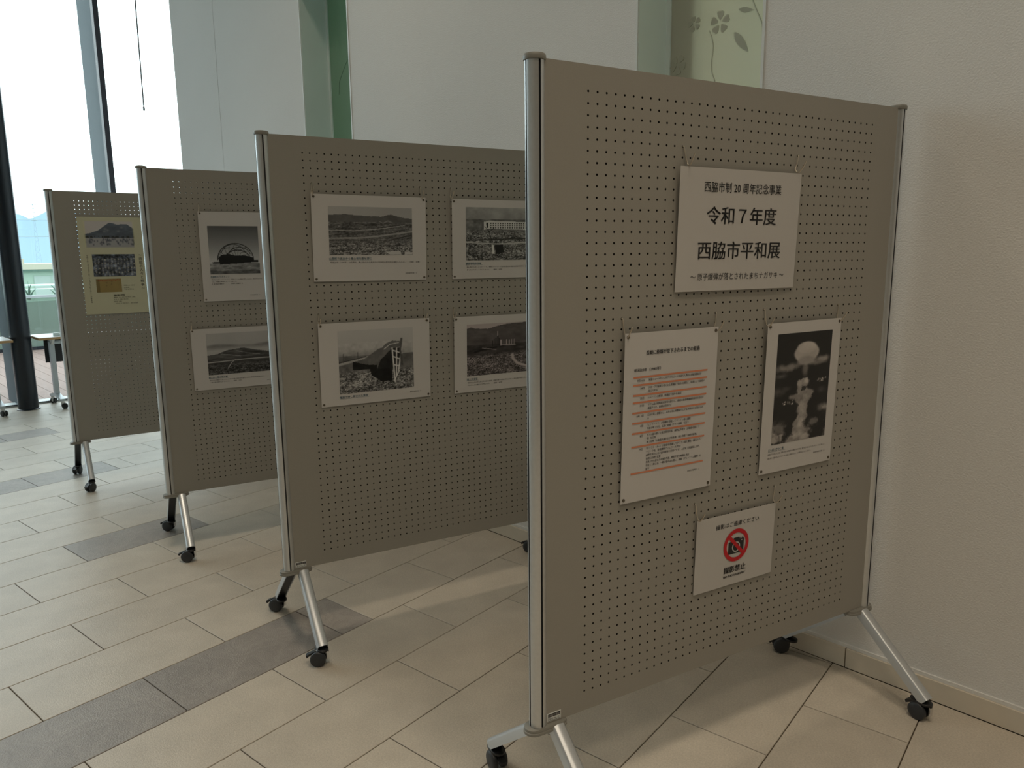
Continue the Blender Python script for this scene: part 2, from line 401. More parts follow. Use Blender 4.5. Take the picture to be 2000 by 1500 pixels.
# the tall glazing at the end of the room
root = inwall(tag(MB().box(S_WIN, S_WIN + .2, N_LEFT, N_FAR, -.05, .012).build('window_3', M['sill']), kind='structure'))
root.data.name = 'window_sill'
MB().box(S_WIN - .004, S_WIN + .004, N_LEFT, N_FAR, .012, .020).build('sill_gasket', M['mull'], root)
mull = MB().box(S_WIN - .03, S_WIN + .05, -.022, .026, .012, Z_TOP).mesh('mullion', M['mull'])
fin = MB().box(S_WIN + .05, S_WIN + .49, -.022, -.006, .0, Z_TOP).mesh('glass_fin', M['fin'])
pane = MB().box(S_WIN + .010, S_WIN + .018, .027, .977, .012, Z_TOP).mesh('pane', M['glass'])
for k in range(-6, 4):
    o = link('mullion', mull, root); o.location = (0, k, 0)
    o = link('glass_fin', fin, root); o.location = (0, k, 0)
    if k < 3: o = link('pane', pane, root); o.location = (0, k, 0)
MB().box(S_WIN + .010, S_WIN + .018, N_LEFT, -6.023, .012, Z_TOP).build('pane', M['glass'], root)
cord = MB().tube([(S_WIN - .08, .36, Z_TOP - .02), (S_WIN - .08, .362, 4), (S_WIN - .08, .352, 2.93)], .006, 6)
cord.lathe([(.004, 2.925), (.009, 2.915), (.009, 2.885), (.004, 2.88)], Matrix.Translation((S_WIN - .08, .352, 0)), 10)
inwall(tag(cord.build('blind_cord', M['black'], smooth=40), 'thin dark blind pull cord hanging in front of the bright tall window', 'cord'))
c_ = MB().lathe([(.085, 0), (.085, Z_TOP)], Matrix.Translation((7.28, -.985, 0)), 40)
col = inwall(tag(c_.build('column', M['navy'], smooth=40), 'slim round black steel column standing on the tiled floor beside the glazing', 'column'))
MB().lathe([(.097, 0.0005), (.097, .006), (.088, .012)], Matrix.Translation((7.28, -.985, 0)), 40).build('base_ring', M['navy'], col, 40)

# ------------------------------------------------------------------ outside
deck = inwall(tag(MB().box(7.7, 12.9, -8, 6, -.2, -.045).build('terrace', M['joint']), kind='structure'))
pl = MB().bbox(7.72, 12.86, 0, .136, -.045, -.02, .003).mesh('plank', M['deck'])
for k in range(100):
    o = link('plank', pl, deck); o.location = (0, -8 + .14 * k, 0)
r_ = empty('balustrade', WM @ Matrix.Translation((12.9, 0, 0)))
tag(r_, 'pale green frosted glass balustrade with grey top rail at the far terrace edge', 'balustrade')
for k in range(-7, 5):
    MB().box(0, .014, k * 1.2 + .01, k * 1.2 + 1.19, .02, .80).build('glass_panel', M['rail_glass'], r_)
MB().box(-.03, .045, -8.4, 6, .80, .84).build('top_rail', M['table_metal'], r_)
MB().box(-.03, .045, -8.4, 6, -.04, .03).build('bottom_rail', M['navy'], r_)
pr_ = random.Random(8)
for k, (n_, hh) in enumerate([(-.30, 1.10), (-.18, 1.00), (-.05, 1.12), (.08, .98), (.3, 1.05), (.75, 1.12), (.9, 1.0), (-.5, 1.0)]):
    m_ = MB()
    for q in range(14):
        a_ = pr_.uniform(0, 6.28); l_ = pr_.uniform(.05, .14); z_ = pr_.uniform(.3, 1) * hh
        m_.tube([(0, 0, z_ * .8), (math.cos(a_) * l_ * .5, math.sin(a_) * l_ * .5, z_ * .93), (math.cos(a_) * l_, math.sin(a_) * l_, z_)], [.014, .010, .001], 4)
    p_ = tag(m_.build('spiky_shrub', M['leafy']), 'small spiky green shrub behind the far glass balustrade, ' + ['second from the left', 'third from the left', 'fourth from the left', 'fifth from the left', 'fourth from the right', 'second from the right', 'rightmost', 'leftmost'][k], 'shrub', 'shrubs behind the balustrade')
    p_.matrix_world = WM @ Matrix.Translation((13.35 + .1 * (k % 3), n_, 0))
    MB().tube([(0, 0, 0), (.01, 0, hh * .5), (0, .01, hh)], [.012, .009, .002], 5).build('stem', M['leafy'], p_)
m_ = inwall(tag(MB().tube([(14.4, -6, .955), (14.4, 6, .955)], .017, 8).build('pipe_rail', M['jamb'], smooth=40), 'white horizontal pipe rail beyond the shrubs, the upper one', 'rail'))
m_ = inwall(tag(MB().tube([(14.4, -6, .885), (14.4, 6, .885)], .011, 8).build('pipe_rail', M['jamb'], smooth=40), 'white horizontal pipe rail beyond the shrubs, the lower thinner one', 'rail'))
for o in (m_,):
    pass
planter = inwall(tag(MB().box(13.0, 14.3, -8, 6, -.3, .74).build('planter_bed', M['ground']), kind='structure'))
gnd = tag(MB().box(-400, 400, -400, 4000, -8.2, -8).build('outdoor_ground', M['ground']), kind='structure'); gnd.matrix_world = Matrix.Rotation(R(30), 4, 'Z') @ Matrix.Translation((0, 45, 0))

def azpt(az, D, z): return Vector((math.sin(R(az)) * D, math.cos(R(az)) * D, z))
# far building, seen between the column and the last display board
bm_ = Matrix.Translation(azpt(-32.0, 60, 0)) @ Matrix.Rotation(R(32.0), 4, 'Z')
bl = empty('far_building', bm_); tag(bl, 'low pale green building with cream roof edge below the mountains', 'building')
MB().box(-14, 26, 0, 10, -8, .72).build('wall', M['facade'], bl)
MB().box(-14, 26, -.5, 10.4, .75, 1.12).build('roof_edge', M['facade_cream'], bl)
MB().box(-14, 26, -.30, -.02, .62, .745).build('roof_gutter', M['facade_dark'], bl)
MB().box(-2.4, -.85, 1, 4, 1.12, 1.45).build('rooftop_box', M['facade_cream'], bl)
for x0, x1 in ((-13, -8), (-7, -2.6), (-.35, 3.6), (4.4, 8.4), (9.2, 13.2), (14, 18)):
    fr = MB().box(x0, x1, -.06, 0, -1.15, .30).build('window', M['far_window'], bl)
    for k in range(1, 4): MB().box(x0 + (x1 - x0) * k / 4 - .03, x0 + (x1 - x0) * k / 4 + .03, -.09, -.06, -1.15, .30).build('window_bar', M['facade'], fr)
MB().box(-1.75, -1.05, -.08, 0, -1.6, .22).build('door', M['facade_dark'], bl)
# mountains
m_ = MB(); ridge = []; rr_ = random.Random(3)
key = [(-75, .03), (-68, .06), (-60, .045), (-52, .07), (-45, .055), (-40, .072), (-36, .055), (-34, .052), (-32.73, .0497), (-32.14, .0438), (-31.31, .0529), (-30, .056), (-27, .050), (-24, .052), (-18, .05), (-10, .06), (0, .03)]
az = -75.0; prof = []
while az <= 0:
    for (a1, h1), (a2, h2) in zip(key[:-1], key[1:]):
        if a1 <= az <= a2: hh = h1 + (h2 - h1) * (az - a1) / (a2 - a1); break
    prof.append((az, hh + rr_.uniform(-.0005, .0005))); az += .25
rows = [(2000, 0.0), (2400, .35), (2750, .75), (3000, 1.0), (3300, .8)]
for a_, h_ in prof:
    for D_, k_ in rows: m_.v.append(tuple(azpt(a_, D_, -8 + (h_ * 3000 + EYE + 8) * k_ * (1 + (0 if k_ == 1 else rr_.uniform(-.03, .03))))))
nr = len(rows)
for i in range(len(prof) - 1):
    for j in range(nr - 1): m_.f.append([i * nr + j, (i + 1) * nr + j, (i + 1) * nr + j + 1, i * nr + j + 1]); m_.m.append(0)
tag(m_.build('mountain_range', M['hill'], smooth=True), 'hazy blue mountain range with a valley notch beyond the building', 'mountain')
# lattice pylon and its wires
py = empty('power_pylon', Matrix.Translation(azpt(-31.95, 1500, -8)) @ Matrix.Rotation(R(32), 4, 'Z'))
tag(py, 'faint grey lattice power pylon standing in front of the mountain valley', 'pylon')
HH = 1500 * .0625 + 9
m_ = MB()
for a_, b_ in ((-1, -1), (1, -1), (1, 1), (-1, 1)): m_.tube([(a_ * 4, b_ * 4, 0), (a_ * 1.1, b_ * 1.1, HH * .65), (a_ * .3, b_ * .3, HH)], .28, 4)
for k in range(12):
    z0, z1 = HH * k / 12, HH * (k + 1) / 12; w0 = 4 - 3.4 * k / 12; w1 = 4 - 3.4 * (k + 1) / 12
    m_.tube([(-w0, -w0, z0), (w1, -w1, z1)], .16, 4); m_.tube([(w0, -w0, z0), (-w1, -w1, z1)], .16, 4)
m_.build('lattice_mast', M['pylon'], py)
for k in range(5): MB().tube([(-5.5 + .3 * k, 0, HH - 3 - 6.5 * k), (5.5 - .3 * k, 0, HH - 3 - 6.5 * k)], .4, 4).build('cross_arm', M['pylon'], py)
for k, z_ in enumerate((52, 31)):
    a_, b_ = azpt(-50, 1200, z_), azpt(-15, 1200, z_ + 6)
    pts = [a_.lerp(b_, t / 24) - Vector((0, 0, 4 * math.sin(math.pi * t / 24))) for t in range(25)]
    tag(MB().tube(pts, .35, 4).build('power_line', M['pylon']), ['thin power line crossing the mountain, the upper one', 'thin power line crossing the mountain, the lower one'][k], 'cable')

# ------------------------------------------------------------------ folding tables by the window
def table(name, n0, n1, label, rot=(0, 0, 0, 0)):
    t_ = empty(name, WM @ Matrix.Translation((7.255, 0, 0))); tag(t_, label, 'table')
    sa, sb = -.225, .225; zt = .685
    MB().bbox(sa + .003, sb - .003, n0 + .003, n1 - .003, zt - .022, zt, .002).build('tabletop', M['table_white'], t_)
    MB().box(sa, sa + .003, n0, n1, zt - .022, zt - .001).build('edge_band', M['wood_edge'], t_)
    MB().box(sb - .003, sb, n0, n1, zt - .022, zt - .001).build('edge_band', M['wood_edge'], t_)
    MB().box(sa, sb, n0, n0 + .003, zt - .022, zt - .001).build('edge_band', M['wood_edge'], t_)
    MB().box(sa, sb, n1 - .003, n1, zt - .022, zt - .001).build('edge_band', M['wood_edge'], t_)
    MB().box(.10, .112, n0 + .10, n1 - .10, zt - .27, zt - .03).build('modesty_panel', M['black'], t_)
    MB().tube([(0.02, n0 + .12, zt - .07), (0.02, n1 - .12, zt - .07)], .018, 12).build('cross_bar', M['table_metal'], t_, 40)
    for q, nn in enumerate((n0 + .14, n1 - .14)):
        m_ = MB(); m_.prism([(-.03, nn - .02), (.03, nn - .02), (.03, nn + .02), (-.03, nn + .02)], .115, zt - .06)
        lg = m_.build('leg', M['table_metal'], t_)
        m_ = MB(); m_.add([(-.215, nn - .022, .075), (-.215, nn + .022, .075), (-.215, nn + .022, .095), (-.215, nn - .022, .095),
                           (.0, nn - .022, .095), (.0, nn + .022, .095), (.0, nn + .022, .13), (.0, nn - .022, .13),
                           (.205, nn - .022, .075), (.205, nn + .022, .075), (.205, nn + .022, .095), (.205, nn - .022, .095)],
                          [(0, 1, 2, 3), (0, 4, 5, 1), (3, 2, 6, 7), (0, 3, 7, 4), (1, 5, 6, 2), (4, 8, 9, 5), (7, 6, 10, 11), (8, 11, 10, 9), (4, 7, 11, 8), (5, 9, 10, 6)])
        m_.build('foot_bar', M['table_metal'], lg)
        m_ = MB(); m_.add([(-.13, nn - .01, zt - .023), (.10, nn - .01, zt - .023), (.07, nn - .01, zt - .075), (-.05, nn - .01, zt - .085), (-.13, nn + .01, zt - .023), (.10, nn + .01, zt - .023), (.07, nn + .01, zt - .075), (-.05, nn + .01, zt - .085)],
                          [(0, 1, 2, 3), (7, 6, 5, 4), (0, 4, 5, 1), (1, 5, 6, 2), (2, 6, 7, 3), (3, 7, 4, 0)])
        m_.build('folding_bracket', M['table_white'], lg)
        for q2, sx in enumerate((-.20, .19)):
            C = Matrix.Translation((sx, nn, 0)) @ Matrix.Rotation(rot[q * 2 + q2], 4, 'Z')
            m_ = MB()
            for yy in (-.014, .014):
                m_.lathe([(.012, -.009), (.024, -.008), (.0265, -.004), (.0265, .004), (.024, .008), (.012, .009)], C @ Matrix.Translation((.012, yy, .0265)) @ Matrix.Rotation(R(90), 4, 'X'), 20)
            m_.build('caster_wheel', M['black'], lg, 40)
            m_ = MB(); m_.box(-.016, .02, -.006, .006, .02, .062, T=C); m_.lathe([(.014, .058), (.016, .062), (.014, .078)], C, 12); m_.build('caster_fork', M['table_white'], lg, 40)
    return t_
table('folding_table', -2.86, -1.085, 'white folding table on casters left of the black column, cut by the photo edge', (R(200), R(20), R(160), R(60)))
table('folding_table', -.885, .915, 'white folding table on casters right of the black column, partly behind the last board', (R(100), R(40), R(20), R(60)))
bx = MB().box(7.12, 7.17, -.74, -.69, .6855, .712); bx.box(7.125, 7.165, -.735, -.695, .712, .716)
inwall(tag(bx.build('small_box', M['jamb']), 'small grey box lying on the white table right of the column', 'box'))

# ------------------------------------------------------------------ perforated display boards
PT, NC, NR = .025, 40, 58
ZT, HR = 1.7461, .0027
PX0, PX1, PZ0, PZ1, PD = -.113, 1.088, .2675, 1.8015, .025
def panel_mesh():
    v = []; f = []; mi = []
    gx = [(-.5 + i) * PT for i in range(NC + 1)]; gz = [ZT + (.5 - j) * PT for j in range(NR + 1)]
    SEG = 12; arc = [(math.cos(2 * math.pi * k / SEG + math.pi / 4), math.sin(2 * math.pi * k / SEG + math.pi / 4)) for k in range(SEG)]
    base = []
    for y in (0, PD):
        base.append(len(v))
        for z in gz:
            for x in gx: v.append((x, y, z))
    W_ = NC + 1
    for j in range(NR):
        for i in range(NC):
            x, z = i * PT, ZT - j * PT; rings = []
            for side, y in enumerate((0, PD)):
                o = len(v); rings.append(o)
                for a_, b_ in arc: v.append((x + HR * a_, y, z + HR * b_))
                tl = base[side] + j * W_ + i; c4 = [tl + 1, tl, tl + W_, tl + W_ + 1]   # TR, TL, BL, BR
                for k in range(4):
                    q = [c4[k], c4[(k + 1) % 4]] + [o + (3 * (k + 1) - t_) % SEG for t_ in range(4)]
                    f.append(q if side else q[::-1]); mi.append(0)
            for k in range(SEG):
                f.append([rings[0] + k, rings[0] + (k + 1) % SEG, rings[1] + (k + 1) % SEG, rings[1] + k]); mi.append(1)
    X = [PX0, gx[0], gx[-1], PX1]; Z = [PZ1, gz[0], gz[-1], PZ0]
    for y, sd in ((0, 0), (PD, 1)):
        for a_, b_, c2, d_ in ((X[0], X[3], Z[0], Z[1]), (X[0], X[3], Z[2], Z[3]), (X[0], X[1], Z[1], Z[2]), (X[2], X[3], Z[1], Z[2])):
            o = len(v); v.extend([(a_, y, c2), (b_, y, c2), (b_, y, d_), (a_, y, d_)]); f.append([o + 3, o + 2, o + 1, o] if not sd else [o, o + 1, o + 2, o + 3]); mi.append(0)
    o = len(v)
    v.extend([(X[0], 0, Z[0]), (X[3], 0, Z[0]), (X[3], PD, Z[0]), (X[0], PD, Z[0]), (X[0], 0, Z[3]), (X[3], 0, Z[3]), (X[3], PD, Z[3]), (X[0], PD, Z[3])])
    for q in ((0, 1, 2, 3), (7, 6, 5, 4), (0, 3, 7, 4), (1, 5, 6, 2)): f.append([o + t_ for t_ in q]); mi.append(0)
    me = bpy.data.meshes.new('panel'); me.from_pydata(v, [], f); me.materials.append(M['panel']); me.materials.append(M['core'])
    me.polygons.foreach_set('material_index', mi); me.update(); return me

def post_profile(cxp, slots=True):
    r, hw, dp = .0212, .0024, .006; pts = []; e = math.asin(hw / r)
    for q in range(4):
        a0 = q * math.pi / 2
        c_, s_ = math.cos(a0), math.sin(a0)
        for lx, ly in ((r * math.cos(e), -hw), (r - dp, -hw), (r - dp, hw), (r * math.cos(e), hw)): pts.append((lx * c_ - ly * s_, lx * s_ + ly * c_))
        for k in range(1, 8):
            a_ = a0 + e + (math.pi / 2 - 2 * e) * k / 8; pts.append((r * math.cos(a_), r * math.sin(a_)))
    return [(x + cxp, y + PD / 2) for x, y in pts]
def post(cxp, root):
    pts = post_profile(cxp); n = len(pts); m_ = MB(); z0, z1 = .268, 1.797
    m_.v = [(x, y, z0) for x, y in pts] + [(x, y, z1) for x, y in pts]
    for i in range(n):
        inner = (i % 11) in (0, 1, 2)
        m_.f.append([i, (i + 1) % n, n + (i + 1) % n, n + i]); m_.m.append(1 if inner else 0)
    m_.f.append(list(range(n))[::-1]); m_.m.append(0); m_.f.append([n + i for i in range(n)]); m_.m.append(0)
    p_ = m_.build('post', [M['alu'], M['alu_dark']], root, 40)
    MB().lathe([(.0238, 1.7975), (.0245, 1.801), (.0245, 1.806), (.0225, 1.8095), (.012, 1.8115)], Matrix.Translation((cxp, PD / 2, 0)), 28).build('post_cap', M['clip'], p_, 40)
    return p_
def stadium(x0, x1, y0, y1, n=8):
    r = (y1 - y0) / 2; yc = (y0 + y1) / 2; pts = []
    for k in range(n + 1): a_ = -math.pi / 2 + math.pi * k / n; pts.append((x1 - r + r * math.cos(a_), yc + r * math.sin(a_)))
    for k in range(n + 1): a_ = math.pi / 2 + math.pi * k / n; pts.append((x0 + r + r * math.cos(a_), yc + r * math.sin(a_)))
    return pts
def leg(root, s, sd):
    # sd -1: the leg on the side of the pictures, +1: behind
    T0 = Vector((s, PD / 2 + sd * .014, .256)); E = Vector((s, PD / 2 + sd * .247, .0655))
    d = (E - T0).normalized(); on = Vector((0, sd * -d.z, abs(d.y))); on = on.normalized()
    if on.dot(Vector((0, sd, 1))) < 0: on = -on
    sx = Vector((1, 0, 0)); L = (E - T0).length
    hw = .0185; prof = [(-hw, -.0165), (-hw, .003), (-hw * .92, .0085), (-hw * .65, .0120), (0, .0135), (hw * .65, .0120), (hw * .92, .0085), (hw, .003), (hw, -.0165)]
    inn = [(x * .84, y - .0022 if y > -.0165 else y) for x, y in prof]
    m_ = MB(); ring = prof + inn[::-1]; n = len(ring)
    for t_ in (0, L): m_.v += [tuple(T0 + d * t_ + sx * x + on * y) for x, y in ring]
    for i in range(n): m_.f.append([i, (i + 1) % n, n + (i + 1) % n, n + i]); m_.m.append(0)
    k = len(prof)
    for o in (0, n):
        for i in range(k - 1): m_.f.append([o + i, o + i + 1, o + n - 2 - i, o + n - 1 - i]); m_.m.append(0)
    lg = m_.build('leg', M['leg'], root, 50)
    m_ = MB(); q = [(-hw * .84, -.013), (hw * .84, -.013), (hw * .82, .002), (-hw * .82, .002)]
    for t_ in (0, L): m_.v += [tuple(T0 + d * t_ + sx * x + on * y) for x, y in q]
    m_.f = [[0, 1, 5, 4], [1, 2, 6, 5], [2, 3, 7, 6], [3, 0, 4, 7], [3, 2, 1, 0], [4, 5, 6, 7]]; m_.m = [0] * 6
    tag(m_.build('leg_channel', M['black'], lg), 'black inner channel of the leg')
    # end cap and swivel plate
    m_ = MB(); ec = Vector((s, E.y - sd * .004, .070))
    m_.prism([(x + ec.x, y + ec.y) for x, y in [(sy * .9, sx2) for sx2, sy in stadium(-.046 if sd > 0 else -.020, .020 if sd > 0 else .046, -.0215, .0215)]], .0530, .0595, bv=.001)
    m_.lathe([(.008, .045), (.008, .056)], Matrix.Translation((ec.x, ec.y, 0)), 12)
    m_.build('leg_end_cap', M['black'], lg, 40)
    return lg, Vector((ec.x, ec.y, 0))
def caster_parts(lg, loc, ang):
    out_ = []
    m_ = MB()
    m_.box(-.020, .030, -.0055, .0055, .022, .050)
    m_.box(-.014, .030, -.0055, .0055, .022, .0525)
    out_.append(m_.build('caster_fork', M['chrome'], lg, 40))
    for yy in (-.0145, .0145):
        m_ = MB(); sg = 1 if yy > 0 else -1
        m_.lathe([(.010, -.0080), (.0235, -.0077), (.0268, -.0050), (.0273, 0), (.0268, .0050), (.0243, .0072), (.018, .0090), (.006, .0097)],
                 Matrix.Translation((.016, yy, .0273)) @ Matrix.Rotation(R(-90) * sg, 4, 'X'), 28)
        out_.append(m_.build('caster_wheel', M['tyre'], lg, 50))
    m_ = MB(); m_.add([(.028, -.008, .053), (.028, .008, .053), (.058, .010, .040), (.058, -.010, .040), (.030, -.008, .047), (.030, .008, .047), (.055, .010, .031), (.055, -.010, .031)],
                      [(0, 1, 2, 3), (7, 6, 5, 4), (0, 4, 5, 1), (1, 5, 6, 2), (2, 6, 7, 3), (3, 7, 4, 0)])
    out_.append(m_.build('brake_lever', M['black'], lg))
    for o in out_: o.location = loc; o.rotation_euler = (0, 0, ang)
    return out_

BOARDS = [(0.172535, 1.704653, 0.516266), (-0.704933, 2.632297, 0.505893), (-1.548280, 3.540920, 0.516039), (-2.632622, 4.628407, 0.587665)]
BL = ['nearest grey perforated display board with the title sheet, close to the wall', 'second grey perforated display board, the one showing four landscape photographs',
      'third grey perforated display board, with the domed frame photograph', 'farthest grey perforated display board, with the cream poster']
def bmat(i):
    x, y, t_ = BOARDS[i]; return Matrix.Translation((x, y, 0)) @ Matrix.Rotation(t_, 4, 'Z')
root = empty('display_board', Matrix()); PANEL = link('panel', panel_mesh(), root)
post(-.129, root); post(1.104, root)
for x0, x1 in ((-.166, -.048), (1.023, 1.141)):
    m_ = MB(); m_.prism(stadium(x0, x1, PD / 2 - .0255, PD / 2 + .0255), .2525, .2595, bv=.001); m_.prism(stadium(x0 + .002, x1 - .002, PD / 2 - .0235, PD / 2 + .0235), .2595, .2672, bv=.001)
    m_.build('foot_plate', M['clip'], root, 40)
LEGS = [(-.083, -1), (-.123, 1), (1.089, -1), (1.050, 1)]
# direction in which each caster trails, per board (world angle)
CA = [[R(230), R(-62), R(120), R(170)], [R(186), R(172), R(200), R(150)], [R(184), R(170), R(190), R(160)], [R(262), R(276), R(250), R(280)]]
for s, sd in LEGS:
    lg, loc = leg(root, s, sd); caster_parts(lg, loc, 0)
def copy_tree(o, parent=None):
    c = o.copy(); COL.objects.link(c); c.parent = parent
    for ch in o.children: copy_tree(ch, c)
    return c
boards = []
for i in range(4):
    b_ = root if i == 0 else copy_tree(root)
    boards.append(b_)
for i, b_ in enumerate(boards):
    b_.matrix_world = bmat(i); tag(b_, BL[i], 'display board', 'mobile display boards')
    lgs = [c for c in b_.children if c.name.split('.')[0] == 'leg']; lgs.sort(key=lambda c: int((c.name.split('.') + ['0'])[1]))
    for lgx, a_ in zip(lgs, CA[i]):
        for c in lgx.children:
            if c.name.startswith(('caster', 'brake')): c.rotation_euler = (0, 0, a_ - BOARDS[i][2])

# ------------------------------------------------------------------ text and print
def glyphs(body, bold=0.):
    c = bpy.data.curves.new('tmp', 'FONT'); c.body = body; c.size = 1; c.resolution_u = 2
    o = bpy.data.objects.new('tmp', c); me = o.to_mesh()
    n = len(me.vertices); co = np.empty(n * 3); me.vertices.foreach_get('co', co); co = co.reshape(-1, 3)[:, :2]
    fs = [list(p.vertices) for p in me.polygons]
    o.to_mesh_clear(); bpy.data.objects.remove(o); bpy.data.curves.remove(c)
    if bold:
        # heavier stems: the same outlines again, shifted by a hair
        fs = fs + [[i + n for i in f] for f in fs] + [[i + 2 * n for i in f] for f in fs]
        co = np.concatenate([co, co + [bold * 1.3, 0], co + [bold * 2.6, bold * .4]])
    return co, fs
PART = {'orange': 'ruled_lines', 'blue_ink@u': 'underline', 'ink@cam': 'camera_symbol', 'paper@cam': 'camera_detail', 'red': 'prohibition_ring'}
class Sheet:
    def __init__(self, bi, s, zt, w, h, top, bot, tilt, name, label, cat, mt, wave=0., group=None):
        self.w, self.h, self.top, self.bot, self.wave = w, h, top, bot, wave
        self.ink = {}; self.sep = False; self.nl = 0
        NU, NV = 16, 16; m_ = MB()
        for d in (0, .0006):
            for j in range(NV + 1):
                for i in range(NU + 1):
                    u, v = w * i / NU, h * j / NV; m_.v.append((u, self.y(u, v) + d, -v))
        K = (NU + 1) * (NV + 1)
        for j in range(NV):
            for i in range(NU):
                a_ = j * (NU + 1) + i; m_.f.append([a_ + NU + 1, a_ + NU + 2, a_ + 1, a_]); m_.f.append([K + a_, K + a_ + 1, K + a_ + NU + 2, K + a_ + NU + 1]); m_.m += [0, 0]
        edge = [i for i in range(NU + 1)] + [(j + 1) * (NU + 1) - 1 for j in range(1, NV + 1)] + [NV * (NU + 1) + i for i in range(NU - 1, -1, -1)] + [j * (NU + 1) for j in range(NV - 1, 0, -1)]
        for i in range(len(edge)): a_, b_ = edge[i], edge[(i + 1) % len(edge)]; m_.f.append([a_, b_, K + b_, K + a_]); m_.m.append(0)
        self.o = m_.build(name, mt, None, 30); tag(self.o, label, cat, group)
        self.o.matrix_world = bmat(bi) @ Matrix.Translation((s, 0, zt)) @ Matrix.Rotation(tilt, 4, 'Y')
        self.bi, self.s, self.zt = bi, s, zt
    def y(self, u, v):
        a_ = v / self.h; b_ = u / self.w
        return -(self.top * (1 - a_) + self.bot * a_) + self.wave * (math.sin(math.pi * b_) * .8 + .35 * math.sin(2.6 * math.pi * b_ + 1)) * (.25 + .75 * a_) * -1
    def put(self, m_, key, pts, faces, lift=.0007):
        mb_ = self.ink.setdefault(key, MB()); mb_.add([(u, self.y(u, v) - lift, -v) for u, v in pts], faces)
    def text(self, body, u, v, h, width=None, al='L', key='ink', bold=0., vertical=False):
        if vertical:
            for k, ch in enumerate(body):
                if ch.strip(): self.text(ch, u, v + k * h * 1.08, h, None, 'C', key, bold)
            return
        co, fs = glyphs(body, bold)
        if not len(co): return
        x0, x1 = co[:, 0].min(), co[:, 0].max(); sc = h; sx = sc if width is None else width / (x1 - x0)
        px = (co[:, 0] - x0) * sx; tot = (x1 - x0) * sx
        px = px + (u if al == 'L' else u - tot / 2 if al == 'C' else u - tot)
        pv = v - (co[:, 1] - .36) * sc      # v = middle of the line
        self.nl += 1
        self.put(None, (key + '#%d' % self.nl) if self.sep else key, list(zip(px.tolist(), pv.tolist())), fs, .00085)
    def rect(self, u0, v0, u1, v1, key, n=12, lift=.0007, sl=0.):
        pts = []; fs = []
        for i in range(n + 1):
            u = u0 + (u1 - u0) * i / n; pts += [(u, v0), (u, v1)]
        fs = [(2 * i + 1, 2 * i + 3, 2 * i + 2, 2 * i) for i in range(n)]
        self.put(None, key, pts, fs, lift)
    def photo(self, u0, v0, u1, v1, img, label=None, name='photograph'):
        H_, W_ = img.shape[:2]
        us = np.linspace(u0, u1, W_); vs = np.linspace(v0, v1, H_)
        pts = [(u, self.y(u, v) - .0006, -v) for v in vs for u in us]
        idx = np.arange(H_ * W_).reshape(H_, W_)
        fs = np.stack([idx[1:, :-1], idx[1:, 1:], idx[:-1, 1:], idx[:-1, :-1]], -1).reshape(-1, 4).tolist()
        me = bpy.data.meshes.new(name); me.from_pydata(pts, [], fs); me.materials.append(M['print'])
        at = me.color_attributes.new('print', 'FLOAT_COLOR', 'POINT')
        c = np.clip(img, 0, 1) ** 2.2 * 1.0
        rgba = np.concatenate([c.reshape(-1, 3), np.ones((H_ * W_, 1))], 1).astype(np.float32)
        at.data.foreach_set('color', rgba.ravel()); o = link(name, me, self.o)
        if label: o['label'] = label
    def finish(self, eyelets=True):
        for key, mb_ in self.ink.items():
            mb_.build(PART.get(key, 'lettering' if 'ink' in key else 'printed_shape'), M[key.split('#')[0].split('@')[0]], self.o)
        if eyelets:
            for u, v in ((.009, .009), (self.w - .009, .009), (.009, self.h - .009), (self.w - .009, self.h - .009)):
                y = self.y(u, v); Tm = Matrix.Translation((u, y, -v)) @ Matrix.Rotation(R(90), 4, 'X')
                MB().lathe([(.0018, -.0012), (.0040, -.0012), (.0042, .0012), (.0030, .0018), (.0018, .0008)], Tm, 14).build('eyelet', M['eyelet'], self.o, 40)

def hook(bi, s, z, lean, label, drop=.040, grp=None):
    # bent wire hook: tail through the hole, shank down the board, arm curling out towards the viewer and up
    P_ = [(0, .020, 0), (0, .004, .0), (0, -.003, .0), (lean * .15, -.0042, -.004), (lean * .6, -.0045, -drop * .6), (lean, -.005, -drop + .006), (lean * 1.0, -.009, -drop - .002), (lean * .9, -.016, -drop - .004), (lean * .8, -.023, -drop + .002), (lean * .7, -.031, -drop + .014), (lean * .7, -.035, -drop + .022)]
    pts = []
    for i in range(len(P_) - 1):
        for k in range(3):
            t_ = k / 3; p0 = Vector(P_[max(i - 1, 0)]); p1 = Vector(P_[i]); p2 = Vector(P_[i + 1]); p3 = Vector(P_[min(i + 2, len(P_) - 1)])
            pts.append(.5 * ((2 * p1) + (p2 - p0) * t_ + (2 * p0 - 5 * p1 + 4 * p2 - p3) * t_ ** 2 + (3 * p1 - p0 - 3 * p2 + p3) * t_ ** 3))
    pts.append(Vector(P_[-1]))
    o = MB().tube(pts, .0015, 8).build('wire_hook', M['brass'], None, 60)
    o.matrix_world = bmat(bi) @ Matrix.Translation((s, 0, z)); tag(o, label, 'hook', grp); return o

